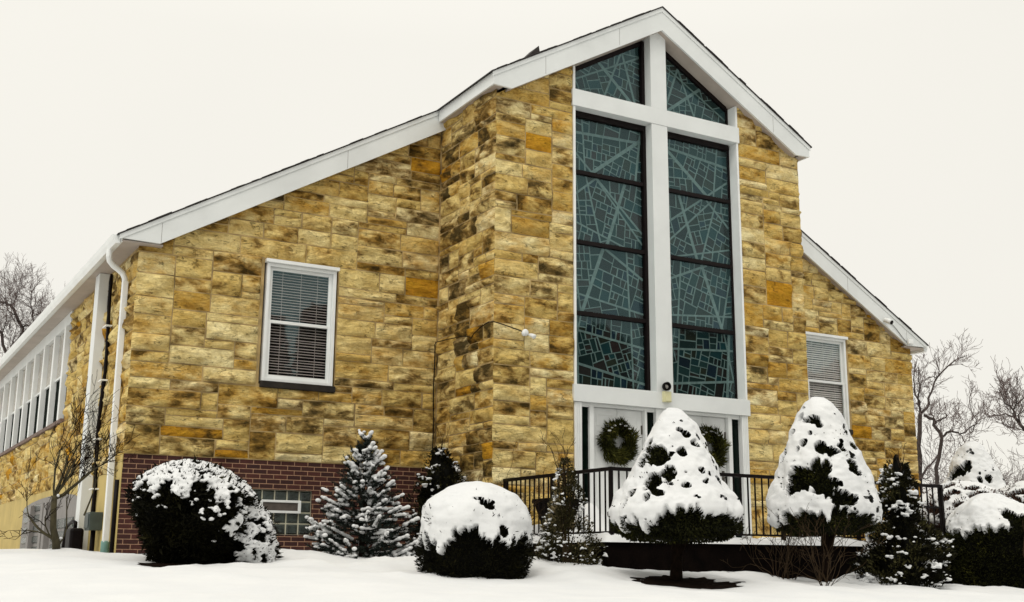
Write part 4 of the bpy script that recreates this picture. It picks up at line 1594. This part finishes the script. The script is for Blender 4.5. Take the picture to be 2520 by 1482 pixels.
for u, v, rw, rh in ((2366, 1163, 21, 13), (2352, 1172, 12, 16), (2391, 1148, 9, 11), (2418, 1182, 4, 6), (2437, 1178, 7, 8), (2340, 1195, 8, 8), (2372, 1195, 6, 5), (2478, 1188, 4, 3)):
    t_ = (1350 - v) / 260.0
    rad_px = float(np.interp(t_, [p[0] for p in C10], [p[1] for p in C10])) * 127 + 5
    H10.append(((u - 2405) / rad_px, t_, rw / 125.0, rh / 120.0))
cone_tree(7.83, -1.5, -0.35, 2.2, C10, H10, .38, .05, 81, "snow capped cone tree beyond the church corner, above the rounded shrubs", None, 6000)

# -- clipped round yew in the middle
t = thing("round_shrub", (-5.07, -5.0, -.7), "barrel shaped dark shrub with a thick smooth snow cap", "shrub")
b = Turned(-5.07, -5.0, -.72, 1.10, [(0, .52), (.06, .56), (.2, .585), (.45, .61), (.62, .60), (.75, .545), (.85, .45), (.93, .32), (.98, .18), (1, .02)], 41, .06)
b.core(M['juniper'], t, .92)
cv = hole_cov(b, [(.08, .80, .07, .018), (.17, .77, .07, .026), (.25, .745, .05, .022), (.48, .52, .03, .05), (-.35, .50, .02, .05)], .44, .13, 43, .06)
b.foliage(26000, M['juniper'], t, (.025, .06), .22, depth=.05, out=.03, upb=.5, hide=lambda th, tt: cv(th, tt) > .66)
b.snow(t, cv, .050, 260, 190, lumps=.22)

# -- the big leaning bush by the corner: two bodies, patchy snow
def patch_snow(bodies, n, parent, thr, size, voxel, seed, bias):
    C, S = [], []
    for b in bodies:
        th, t = b.sample(n)
        P = b.pt(th, t, rng.uniform(-.01, .03, len(th)))
        N = b.nrm(th, t)
        val = .55 * fbm(P * np.array([6.5, 6.5, 9.0]), 2, seed) + .42 * fbm(P * np.array([19, 19, 24.0]), 2, seed + 4) + bias(P, N)
        k = val > thr
        for o in bodies:
            if o is not b:
                k &= ~inside(o, P, .93)
        P, N = P[k], N[k]
        s = rng.uniform(size[0], size[1], len(P))
        C.append(P + N * .030)
        S.append(np.stack([s, s, s * .62], -1))
    return blobs("snow_cap", np.concatenate(C), np.concatenate(S), M['snow'], parent, voxel, 2)


def inside(b, P, f):
    t = (P[:, 2] - b.z0) / b.h
    x, y = P[:, 0] - b.x - b.lean[0] * t, P[:, 1] - b.y - b.lean[1] * t
    return (t > 0) & (t < 1) & (np.hypot(x, y / b.sq) < b.rad(np.clip(t, 0, 1)) * f)


t = thing("spreading_shrub", (-7.45, -2.5, -.55), "big leaning juniper like shrub at the brick corner, snow clotted on its right side", "shrub")
b1 = Turned(-7.62, -2.6, -.58, 1.27, [(0, .40), (.1, .48), (.3, .58), (.5, .65), (.68, .66), (.8, .58), (.9, .42), (.97, .2), (1, .02)], 11, .15, (-.12, 0))
b2 = Turned(-7.10, -2.45, -.60, 1.02, [(0, .42), (.12, .47), (.3, .50), (.5, .47), (.7, .38), (.85, .28), (.95, .15), (1, .02)], 12, .17, (-.16, 0))
for b in (b1, b2):
    b.core(M['juniper'], t, .88)
V1 = []
for b, n, mate in ((b1, 26000, b2), (b2, 17000, b1)):
    th, tt = b.sample(n)
    P = b.pt(th, tt, rng.uniform(-.06, .035, len(th)))
    k = ~inside(mate, P, .9)
    th, tt, P = th[k], tt[k], P[k]
    D = unit(b.nrm(th, tt) * .8 + np.array([.35, -.1, .25]) + rng.normal(0, .5, (len(th), 3)))
    L = rng.uniform(.03, .085, len(th)) * np.where(rng.uniform(0, 1, len(th)) < .06, 1.7, 1)
    Vq, Fq = leaf_quads(P, D, L, L * .25)
    V1.append((Vq, Fq, np.clip(.3 + .35 * fbm(P * 5, 2, 6) + rng.uniform(0, .5, len(th)) ** 2, 0, 1)))
Vall = np.concatenate([a[0] for a in V1])
Fall = np.concatenate([V1[0][1], V1[1][1] + len(V1[0][0])])
leaf_obj("foliage", Vall, Fall, M['juniper'], t, np.concatenate([a[2] for a in V1]))
m = MB()
rnd = random.Random(5)
for k in range(46):
    a = rnd.uniform(0, 2 * PI)
    m.tube([(-7.1 + .3 * math.cos(a), -2.5 + .3 * math.sin(a), -.2 + rnd.uniform(0, .4)), (-7.1 + .52 * math.cos(a) + .02, -2.5 + .5 * math.sin(a), -.25 + rnd.uniform(0, .35))], [.008, .004], 4, False)
m.build("stems", M['bark'], t)


def bias1(P, N):
    side = (P[:, 2] - .20 + .74 * (P[:, 0] + 8.1)) * 1.15
    return np.clip(side, -1, .42) + .40 * (N[:, 2] - .15) - .10


patch_snow([b1, b2], 15000, t, .24, (.012, .036), .0115, 31, bias1)

# -- spruce
def spruce(x, y, z0, h, R, label, seed):
    rnd = random.Random(seed)
    t = thing("spruce", (x, y, z0), label, "spruce")
    MB().tube([(x, y, z0 - .1), (x, y, z0 + h * .97)], [.05, .006], 7).build("trunk", M['bark'], t, True)
    P, D, Cs, Ss, shoots = [], [], [], [], []
    lev = 0
    z = .10
    while z < h * .965:
        f = 1 - z / h
        Lb = R * (f ** .85) * 1.0 + .05
        nb = max(5, int(5 + 8 * f))
        a0 = rnd.uniform(0, 6.28)
        for k in range(nb):
            a = a0 + 2 * PI * k / nb + rnd.gauss(0, .18)
            L = Lb * rnd.uniform(.78, 1.14)
            el = rnd.uniform(-.12, .20) + .75 * (1 - f) ** 2.5
            d = np.array([math.cos(a) * math.cos(el), math.sin(a) * math.cos(el), math.sin(el) * .75])
            p0 = np.array([x, y, z0 + z + rnd.gauss(0, .03)])
            n = max(3, int(L / .12))
            pts = [p0 + d * L * s + np.array([0, 0, (-.16 * math.sin(s * PI) + .20 * s ** 3) * L]) for s in np.linspace(0, 1, n + 1)]
            shoots.append((pts[int(n * .35)], pts[-1], 1))
            side = np.array([-math.sin(a), math.cos(a), 0])
            for i in range(1, n):
                s = i / n
                if s < .28:
                    continue
                for sg in (-1, 1):
                    l2 = L * .42 * (1 - s * .65) * rnd.uniform(.7, 1.2)
                    dd = unit(np.array([*(d * .75 + side * sg * .8)]) + np.array([rnd.gauss(0, .1), rnd.gauss(0, .1), .10]))
                    shoots.append((pts[i], pts[i] + dd * l2, 0))
        z += .062 + .075 * f
        lev += 1
    shoots.append((np.array([x, y, z0 + h * .85]), np.array([x, y, z0 + h]), 1))
    m = MB()
    for a, b, main in shoots:
        a, b = np.array(a), np.array(b)
        L = np.linalg.norm(b - a)
        m.tube([a, b], [.006, .004], 4, False)
        n = int(L / .0026)
        s = rng.uniform(0, 1, n)
        ax = (b - a) / L
        q = rng.normal(size=(n, 3))
        q = unit(q - (q @ ax)[:, None] * ax)
        P.append(a + (b - a) * s[:, None])
        D.append(unit(q * .8 + ax * .75 + np.array([0, 0, .25])))
        # snow lies on the upper outer shoots
        out = math.hypot(b[0] - x, b[1] - y)
        hz = (a[2] - z0) / h
        pr = (.10 if hz > .30 else (-.05 if out > .55 else -.55)) + .12 * main + .25 * rnd.random()
        if fbm(((a + b) / 2)[None] * np.array([4.5, 4.5, 7.0]), 2, 51)[0] * .9 + pr > .16:
            k = max(2, int(L / .022))
            ss = np.linspace(rnd.uniform(0.0, .15), 1.02, k)
            C = a + (b - a) * ss[:, None] + np.array([0, 0, .030])
            C = C[fbm(C * 13, 2, 66) > -.22]
            k = len(C)
            w = rng.uniform(.020, .040, k)
            Cs.append(C)
            Ss.append(np.stack([w, w, w * .75], -1))
    m.build("branches", M['bark'], t)
    P, D = np.concatenate(P), np.concatenate(D)
    L = rng.uniform(.030, .055, len(P))
    V, F = leaf_quads(P, D, L, np.full(len(P), .0075))
    leaf_obj("needles", V, F, M['spruce'], t, np.clip(rng.uniform(0, .8, len(P)) + .35 * fbm(P * 6, 2, 2), 0, 1))
    blobs("snow_load", np.concatenate(Cs), np.concatenate(Ss), M['snow'], t, .0125, 2)
    return t


spruce(-4.99, -1.5, -.50, 1.80, .81, "blue grey spruce with snow on each upturned branch before the brick base", 3)

# -- loose leafy shrubs with clots of snow
def loose_shrub(name, x, y, z0, h, prof, seed, n, mat, label, snow_n, snow_sz, leaf=(.03, .06), stems=14, core=0.0, gap=-.1, thr=.35, twigs=0, twig_h=.3, cat="shrub", group=None):
    t = thing(name, (x, y, z0), label, cat, group)
    b = Turned(x, y, z0, h, prof, seed, .38)
    if core:
        b.core(M['juniper'], t, core)
    th, tt = b.sample(n * 2)
    P = b.pt(th, tt)
    c = np.stack([x + 0 * tt, y + 0 * tt, P[:, 2]], -1)
    P = c + (P - c) * (rng.uniform(.0, 1.0, len(tt)) ** .45)[:, None]
    k = fbm(P * 6, 3, seed + 1) > gap
    P, th, tt = P[k][:n], th[k][:n], tt[k][:n]
    D = unit(np.stack([np.cos(th), np.sin(th), .9 + 0 * th], -1) + rng.normal(0, .5, (len(P), 3)))
    L = rng.uniform(leaf[0], leaf[1], len(P))
    V, F = leaf_quads(P, D, L, L * .42)
    leaf_obj("foliage", V, F, mat, t, np.clip(.25 + .4 * fbm(P * 4, 2, seed) + rng.uniform(0, .6, len(P)), 0, 1))
    rnd = random.Random(seed)
    m = MB()
    for i in range(stems):
        a, r = rnd.uniform(0, 6.28), rnd.uniform(.1, .85)
        te = rnd.uniform(.5, .98)
        e = b.pt(np.array([a]), np.array([te]))[0]
        m.tube([(x + .03 * math.cos(a), y + .03 * math.sin(a), z0 - .03), (x + (e[0] - x) * .5 * r, y + (e[1] - y) * .5 * r, z0 + h * te * .5), (x + (e[0] - x) * r, y + (e[1] - y) * r, e[2])], [.012, .008, .004], 5, False)
    for i in range(twigs):
        a = rnd.uniform(0, 6.28)
        r = rnd.uniform(0, .10)
        p = Vector((x + r * math.cos(a), y + r * math.sin(a), z0 + h * rnd.uniform(.7, .95)))
        branch_tree(m, p, (rnd.gauss(0, .22), rnd.gauss(0, .22), 1), twig_h * rnd.uniform(.5, 1.0), .006, 2, .5, (1, 2), .6, .14, .1, 4, .0022, 4, None, rnd)
    m.build("stems", M['twig_brown'], t)
    th, tt = b.sample(snow_n * 6)
    P = b.pt(th, tt, rng.uniform(-.05, .02, len(th)))
    k = fbm(P * 6.5, 2, seed + 9) > thr
    P = P[k][:snow_n]
    k = rng.integers(1, 6, len(P))
    P = np.repeat(P, k, 0) + rng.normal(0, 1, (k.sum(), 3)) * np.array([.030, .030, .016]) * (snow_sz[1] / .045)
    s = rng.uniform(snow_sz[0], snow_sz[1], len(P)) * .72
    S = np.stack([s * rng.uniform(.7, 1.6, len(P)), s * rng.uniform(.7, 1.4, len(P)), s * rng.uniform(.35, .8, len(P))], -1)
    blobs("snow_clots", P, S, M['snow'], t, .012, 1)
    return t


CONE = [(0, .8), (.12, 1.0), (.3, .92), (.5, .72), (.7, .5), (.85, .32), (.95, .16), (1, .04)]
sc = lambda k: [(a, r * k) for a, r in CONE]
loose_shrub("holly_shrub", -3.55, -1.0, -.40, 1.62, [(0, .40), (.3, .46), (.55, .42), (.7, .34), (.85, .22), (.95, .10), (1, .03)], 91, 9000, M['holly'], "small leafy shrub in the bay corner behind the barrel shaped shrub", 120, (.018, .045), (.03, .065), 12, .62, -.25, .28, 5, .42)
loose_shrub("thin_shrub", -3.56, -4.55, -.63, 1.42, [(0, .34), (.1, .44), (.25, .40), (.42, .30), (.6, .22), (.75, .15), (.9, .08), (1, .03)], 92, 8500, M['sparse'], "thin upright half bare shrub in front of the railing corner", 330, (.009, .024), (.022, .05), 11, 0, -.22, .12, 9, .36)
loose_shrub("holly_shrub", 1.55, -5.25, -.77, 1.86, [(0, .46), (.1, .58), (.28, .58), (.40, .44), (.5, .31), (.62, .27), (.75, .24), (.88, .17), (.96, .09), (1, .03)], 93, 16000, M['holly'], "tall ragged dark shrub with scattered snow clots, right of the tallest cone tree", 300, (.014, .046), (.03, .07), 26, .42, -.12, .26, 8, .22)

# -- rounded shrubs at the right edge
def mound(x, y, z0, h, prof, seed, mat, label, edge, eamp, holes, n, leaf, thick=.07, speck=.1, core='juniper', rough=5.0, poke=.04):
    t = thing("round_shrub", (x, y, z0), label, "shrub")
    b = Turned(x, y, z0, h, prof, seed, .08)
    b.core(M[core], t, .92)
    cv = hole_cov(b, holes, edge, eamp, seed, speck)
    b.foliage(n, mat, t, leaf, .35, depth=.05, out=poke, upb=.4, hide=(lambda th, tt: cv(th, tt) > .62) if poke < .06 else (lambda th, tt: (cv(th, tt) > .62) & (fbm(b.pt(th, tt) * 4, 2, seed + 40) < .12)))
    b.snow(t, cv, thick, rough=rough)
    return t, b


DOME = [(0, .80), (.08, .90), (.25, .98), (.45, 1.0), (.62, .94), (.76, .80), (.87, .60), (.95, .36), (.99, .16), (1, .03)]
mound(5.0, -3.5, -.60, 1.46, [(a, r * .93) for a, r in DOME], 51, M['azalea'], "wide rounded rusty leaved shrub under snow by the right edge, behind the green one", .60, .10,
      [(-.35, .80, .06, .06), (-.60, .70, .10, .05), (-.45, .66, .07, .05), (-.05, .72, .10, .05), (-.2, .86, .12, .03), (.3, .9, .14, .04), (.5, .82, .12, .05)], 30000, (.03, .06), .05, .5, poke=.10)
mound(6.95, -3.3, -.60, 1.55, [(a, r * .80) for a, r in DOME], 52, M['azalea'], "rusty leaved shrub cut by the right edge of the view, snow only in patches", .50, .10,
      [(-.5, .80, .14, .06), (-.2, .72, .12, .07), (-.6, .66, .1, .07), (-.1, .87, .14, .04), (.2, .75, .2, .07), (-.75, .75, .08, .08)], 24000, (.03, .06), .04, .7, poke=.10)
gt, gb_ = mound(3.62, -5.15, -.82, 1.30, [(a, r * .70) for a, r in DOME], 53, M['yew'], "rounded green shrub in front at the right edge with a bare branch at its foot", .62, .07,
                [(.42, .80, .12, .09), (.55, .72, .14, .09)], 24000, (.03, .06), .075, .1)
m = MB()
rnd = random.Random(8)
for (p, d, L, r) in (((3.55, -5.95, -.80), (-.62, -.25, .55), .62, .026), ((3.52, -5.95, -.72), (-.45, -.2, .85), .55, .014), ((3.55, -5.95, -.78), (.5, -.1, .5), .4, .02)):
    branch_tree(m, Vector(p), d, L, r, 2, .45, (1, 2), .6, .08, .0, 5, .004, 6, None, rnd)
m.build("bare_branch", M['twig_brown'], gt, True)

# -- bare twiggy shrubs
def twig_shrub(x, y, h, n, seed, label, mat, r=.0065, fan=.55, depth=3, name="bare_shrub", group="bare twiggy shrubs", z=None, rmin=.0022):
    rnd = random.Random(seed)
    z0 = snow_z(x, y).item() if z is None else z
    t = thing(name, (x, y, z0), label, "shrub", group)
    a, b = MB(), MB()
    for i in range(n):
        an = 2 * PI * i / n + rnd.gauss(0, .3)
        f = fan * rnd.uniform(.3, 1.1)
        branch_tree(a, Vector((x + .03 * math.cos(an), y + .03 * math.sin(an), z0 - .05)), (math.cos(an) * f, math.sin(an) * f, 1), h * rnd.uniform(.30, .58), r * rnd.uniform(.6, 1.2), depth, .48, (1, 3), .64, .16, .04, 5, rmin, 5, b, rnd)
    a.build("stems", mat, t, True)
    b.build("twigs", mat, t)
    return t


twig_shrub(-1.0, -5.55, 1.15, 8, 21, "bare brown shrub close against the dark porch front", M['twig_brown'])
twig_shrub(-1.17, -6.5, .98, 9, 22, "bare brown shrub standing forward in the snow before the tallest cone tree", M['twig_brown'], fan=.62)
twig_shrub(-3.45, -2.9, 1.25, 16, 23, "dense brown bare shrub against the bay wall left of the railing", M['twig_brown'], .009, .45)
twig_shrub(-.35, -5.05, 1.0, 6, 24, "thin bare shrub behind the railing bars between the two big cone trees", M['twig_brown'], .007, .5)

# -- small bare tree by the side wall
t0 = (-8.93, -1.0, snow_z(-8.93, -1.0).item())
t = thing("bare_tree", t0, "small crooked bare tree with mossy forking trunk before the side wall", "tree")
rnd = random.Random(14)
a, b = MB(), MB()
X, Y, Z = t0
a.tube([(X, Y, Z - .1), (X - .02, Y, Z + .08), (X - .07, Y, Z + .25), (X - .085, Y, Z + .5), (X - .09, Y, Z + .66)], [.055, .05, .042, .038, .036], 9)
for (p, d, L, r, dp) in (((X - .09, Y, Z + .62), (.80, 0, .62), .58, .026, 4), ((X - .09, Y, Z + .64), (.10, .1, 1), .55, .022, 4), ((X - .09, Y, Z + .64), (-.30, -.1, 1), .60, .018, 4), ((X - .09, Y, Z + .62), (.42, -.1, 1), .55, .020, 4),
                         ((X, Y, Z + .06), (-.85, .1, .80), .52, .022, 4), ((X + .02, Y, Z + .05), (.40, .1, 1), .62, .014, 4), ((X + .30, Y + .05, Z + .42), (.45, 0, 1), .46, .016, 4)):
    branch_tree(a, Vector(p), d, L, r, dp, .52, (2, 3), .70, .14, .05, 5, .0030, 6, b, rnd)
a.build("trunk", M['bark_moss'], t, True)
b.build("twigs", M['bark'], t)
blobs("snow_bits", np.array([[X - .05, Y - .03, Z + .66], [X + .03, Y - .03, Z + .13]]), np.array([[.018, .02, .02], [.025, .025, .016]]), M['snow'], t)

# -- soil shown under the cone tree and under the big bush
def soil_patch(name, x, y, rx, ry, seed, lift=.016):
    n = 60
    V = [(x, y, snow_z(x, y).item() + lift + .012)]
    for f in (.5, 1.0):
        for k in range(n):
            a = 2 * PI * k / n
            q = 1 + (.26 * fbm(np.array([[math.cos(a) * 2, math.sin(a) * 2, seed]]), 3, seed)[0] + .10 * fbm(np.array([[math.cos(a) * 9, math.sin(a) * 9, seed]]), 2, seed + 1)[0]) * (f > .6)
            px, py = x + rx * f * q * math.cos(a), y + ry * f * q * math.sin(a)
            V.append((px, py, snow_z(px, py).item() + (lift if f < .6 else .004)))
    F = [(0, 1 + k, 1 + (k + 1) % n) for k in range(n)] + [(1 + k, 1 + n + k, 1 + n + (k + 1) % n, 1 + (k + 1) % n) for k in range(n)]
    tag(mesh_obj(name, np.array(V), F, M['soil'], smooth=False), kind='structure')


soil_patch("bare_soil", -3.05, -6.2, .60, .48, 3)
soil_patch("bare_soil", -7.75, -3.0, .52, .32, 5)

# ------------------------------------------------------------------ trees far behind
def spined_tree(limbs, radii, label, group, seed, twig_len, twig_r, depth, density, spread=.6):
    """A far tree grown on hand-laid limbs, set with random twigs; the limbs fan out in depth as well."""
    rnd = random.Random(seed)
    p0 = limbs[0][0]
    t = thing("bare_tree", (p0[0], p0[1], -.8), label, "tree", group)
    a, b = MB(), MB()
    for li, (pts, r) in enumerate(zip(limbs, radii)):
        P = [np.array(p, float) for p in pts]
        sl = 0 if li == 0 else rnd.uniform(-.035, .035)
        n = len(P)
        P = [CAM + (p - CAM) * (1 + sl * i / (n - 1)) for i, p in enumerate(P)]
        Q = [P[0]]
        for i in range(n - 1):
            for s_ in (.5, 1.0):
                Q.append(P[i] + (P[i + 1] - P[i]) * s_ + np.array([rnd.gauss(0, .03), rnd.gauss(0, .03), rnd.gauss(0, .03)]) * (s_ < 1))
        m = len(Q)
        a.tube(Q, [max(.010, .62 * r * (1 - (.35 if li == 0 else .72) * i / (m - 1))) for i in range(m)], 7, False)
        for i in range(1, m):
            if li == 0 and Q[i][2] < 2.2:
                continue
            for _ in range(density if li else max(1, density // 2)):
                base = Vector(Q[i] - Q[i - 1]).normalized()
                q = Vector((rnd.gauss(0, 1), rnd.gauss(0, 1), rnd.gauss(0.3, 1))).normalized()
                d = (base * .6 + q * .9).normalized()
                p = Vector(Q[i - 1] + (Q[i] - Q[i - 1]) * rnd.random())
                branch_tree(b, p, d, twig_len * rnd.uniform(.6, 1.3), twig_r * .62 * rnd.uniform(.8, 1.3), depth, spread, (1, 3), .72, .085, .05, 4, .0055, 4, b, rnd)
    a.build("trunk", M['bark_far'], t, True)
    b.build("twigs", M['twig_far'], t)
    return t


T1 = [[(25.0, 14.98, -.8), (24.86, 14.74, 1.67), (24.76, 14.59, 2.48), (24.65, 14.39, 3.51), (24.53, 14.22, 4.43), (24.46, 14.07, 5.2)],
      [(24.46, 14.07, 5.2), (24.36, 14.04, 5.53), (24.29, 14.01, 5.79), (24.16, 14.01, 6.08), (24.09, 13.96, 6.45), (24.08, 13.87, 6.82), (24.12, 13.73, 7.26)],
      [(24.45, 14.03, 5.35), (24.39, 13.99, 5.64), (24.32, 13.98, 5.87), (24.34, 13.86, 6.27), (24.26, 13.82, 6.6), (24.2, 13.77, 6.93)],
      [(24.49, 14.04, 5.22), (24.63, 13.92, 5.39), (24.71, 13.83, 5.57), (24.69, 13.76, 5.87), (24.77, 13.64, 6.16), (24.91, 13.44, 6.64), (25.08, 13.28, 6.86), (25.2, 13.18, 7.01), (25.43, 12.99, 7.24), (25.77, 12.75, 7.39)],
      [(25.2, 13.18, 6.99), (25.39, 13.06, 7.03), (25.68, 12.89, 7.05)],
      [(24.86, 13.5, 6.53), (24.66, 13.6, 6.55), (24.48, 13.73, 6.46), (24.37, 13.84, 6.27)],
      [(24.91, 13.44, 6.64), (24.84, 13.39, 7.01), (24.74, 13.37, 7.3)],
      [(24.78, 14.51, 2.78), (24.88, 14.38, 3.04), (25.04, 14.22, 3.29), (25.2, 14.05, 3.59), (25.3, 13.91, 3.92)],
      [(24.7, 14.53, 2.85), (24.88, 14.46, 2.74), (25.09, 14.3, 2.87)]]
spined_tree(T1, [.19, .075, .075, .085, .03, .03, .03, .09, .06], "forked bare tree with the thickest trunk, right beside the far church corner", "bare trees beyond the far corner", 5, .44, .014, 3, 1)
T2 = [[(23.2, 12.5, -.8), (23.02, 12.34, 1.36), (22.88, 12.18, 2.29), (22.78, 12.08, 2.91), (22.83, 11.9, 3.49), (22.83, 11.76, 4.01), (22.65, 11.8, 4.28), (22.54, 11.8, 4.52), (22.36, 11.87, 4.66), (22.19, 11.94, 4.76)],
      [(22.54, 11.8, 4.52), (22.47, 11.78, 4.76), (22.34, 11.84, 4.83)], [(22.59, 11.79, 4.45), (22.73, 11.67, 4.59), (22.9, 11.55, 4.7), (22.86, 11.54, 4.82), (22.58, 11.7, 4.81)],
      [(22.83, 11.76, 4.02), (22.96, 11.65, 4.16), (23.08, 11.57, 4.21), (23.27, 11.47, 4.17), (23.37, 11.43, 4.11), (23.62, 11.24, 4.29), (23.84, 11.07, 4.46), (23.98, 10.96, 4.57)],
      [(23.84, 11.07, 4.46), (23.79, 11.04, 4.67), (23.63, 11.06, 4.98), (23.61, 11.0, 5.25)], [(23.37, 11.43, 4.11), (23.48, 11.41, 3.94), (23.56, 11.41, 3.77)],
      [(23.08, 11.57, 4.2), (23.24, 11.56, 3.91), (23.3, 11.6, 3.6)], [(23.8, 11.1, 4.44), (23.67, 11.26, 4.08), (23.66, 11.33, 3.84)]]
spined_tree(T2, [.13, .05, .05, .075, .035, .03, .03, .03], "crooked bare tree with a long limb bowing out above the far cone tree", "bare trees beyond the far corner", 6, .44, .013, 3, 1)
T3 = [[(25.6, 9.0, -.8), (24.83, 8.95, 1.3), (24.18, 8.86, 3.1), (23.84, 8.89, 3.75), (23.6, 8.94, 4.08), (23.36, 9.0, 4.37), (23.26, 9.03, 4.48)],
      [(23.26, 9.03, 4.48), (22.99, 9.16, 4.58), (22.65, 9.37, 4.54), (22.45, 9.5, 4.49)], [(23.28, 9.02, 4.48), (23.19, 9.01, 4.73), (22.92, 9.11, 4.92), (22.83, 9.1, 5.18), (22.69, 9.12, 5.44)],
      [(23.26, 9.03, 4.5), (23.27, 8.91, 4.92), (23.21, 8.88, 5.18), (22.99, 8.91, 5.58)], [(23.3, 8.9, 4.92), (23.46, 8.77, 5.09), (23.59, 8.6, 5.45)],
      [(23.54, 8.96, 4.14), (23.37, 8.96, 4.53), (23.5, 8.85, 4.66), (23.71, 8.67, 4.89)], [(23.61, 8.95, 4.02), (23.34, 9.09, 4.11), (23.1, 9.21, 4.15), (22.91, 9.29, 4.27)]]
spined_tree(T3, [.12, .055, .06, .055, .05, .05, .03], "fan crowned bare tree leaning in from the right edge", "bare trees beyond the far corner", 7, .42, .013, 3, 2)
T4 = [[(-3.6, 48.6, -.4), (-3.80, 47.9, 5.0), (-3.93, 47.42, 7.73), (-4.11, 46.88, 10.2), (-3.96, 46.69, 10.65), (-3.93, 46.57, 11.04), (-4.32, 46.62, 11.7), (-4.61, 46.66, 12.19), (-4.86, 46.77, 12.32), (-5.1, 46.9, 12.36)],
      [(-3.95, 46.57, 11.09), (-3.63, 46.37, 11.14), (-3.49, 46.24, 11.31), (-3.6, 46.15, 11.93), (-3.74, 46.06, 12.59), (-3.84, 45.98, 13.12)], [(-3.51, 46.17, 11.67), (-3.16, 45.92, 11.85), (-2.75, 45.56, 12.33)],
      [(-4.57, 46.65, 12.14), (-4.38, 46.36, 12.85), (-4.33, 46.17, 13.47)], [(-4.32, 46.62, 11.7), (-4.7, 46.78, 11.92), (-4.89, 46.72, 12.58), (-4.92, 46.51, 13.47)]]
spined_tree(T4, [.16, .075, .045, .04, .05], "broad bare tree behind the side eave, its twigs a mauve haze", "bare trees behind the side roof", 8, .62, .020, 3, 5, .55)
T5 = [[(-4.3, 49.0, -.4), (-4.17, 47.9, 6.4), (-4.43, 47.48, 8.61), (-4.5, 47.23, 9.76), (-4.83, 47.17, 10.73), (-4.93, 47.18, 10.9)], [(-4.51, 47.21, 9.85), (-4.30, 47.11, 10.3), (-4.2, 46.9, 11.2)], [(-4.83, 47.17, 10.73), (-4.7, 47.0, 11.6), (-4.8, 46.9, 12.6)]]
spined_tree(T5, [.17, .06, .06], "thick forked bare tree at the left edge behind the side eave", "bare trees behind the side roof", 9, .70, .020, 3, 6, .55)
for i, (x, y, h, lab) in enumerate(((27.0, 17.0, 2.6, "low bare thicket tree behind the trunk by the corner"), (33.5, 16.2, 2.3, "thin bare tree in the thicket behind the far cone tree"), (38.0, 15.5, 2.4, "grey bare sapling in the thicket above the rusty shrub"), (29.0, 13.2, 1.9, "short bare tree just right of the forked tree"),
                                    (41, 14.0, 2.3, "pale bare tree at the right edge low behind the shrubs"), (36.0, 19.5, 3.0, "tall thin bare tree at the back of the thicket"), (25.6, 13.6, 3.4, "fine twigged bare tree crossing the trunk of the forked tree"), (26.6, 13.0, 3.1, "twiggy bare tree between the forked tree and the far cone tree"), (27.6, 12.6, 2.5, "low twiggy bare tree just behind the far cone tree"))):
    bare_tree("bare_tree", (x, y, -.7), 5, .1, lab, "tree", 5, 30 + i, [((0, 0, 0), (.03, 0, 1), h * .55, .07), ((.1, 0, .3), (.3, -.1, 1), h * .5, .05), ((-.1, 0, .3), (-.3, .1, 1), h * .5, .05)], (M['twig_far'], M['twig_far']), "bare trees in the far thicket", .60, (2, 4), .0052, .02, .17, .74)

# ------------------------------------------------------------------ the dark wood across the road behind the viewer, mirrored in the lower glass
r_ = np.random.default_rng(77)
Pw, Dw = [], []
for k in range(70):
    x, y = -40 + k * 1.75 + r_.normal(0, .8), -62 + r_.normal(0, 3.0) + .10 * abs(k - 35)
    h = r_.uniform(17.0, 21.5)
    n = 1500
    t_ = r_.uniform(0, 1, n) ** .8
    a_ = r_.uniform(0, 2 * PI, n)
    rr = (3.2 * (1 - t_) + .15) * np.sqrt(r_.uniform(.2, 1, n))
    Pw.append(np.stack([x + rr * np.cos(a_), y + rr * np.sin(a_), -2.6 + t_ * h], -1))
    Dw.append(unit(np.stack([np.cos(a_), np.sin(a_), -.25 + 0 * a_], -1)))
Pw, Dw = np.concatenate(Pw), np.concatenate(Dw)
Vw, Fw = leaf_quads(Pw, Dw, r_.uniform(.9, 1.7, len(Pw)), r_.uniform(.5, .9, len(Pw)))
wd = leaf_obj("evergreen_wood", Vw, Fw, M['yew'], None)
tag(wd, "dark evergreen wood across the road, seen as the dark reflection in the lowest glass", "wood", None, "stuff")
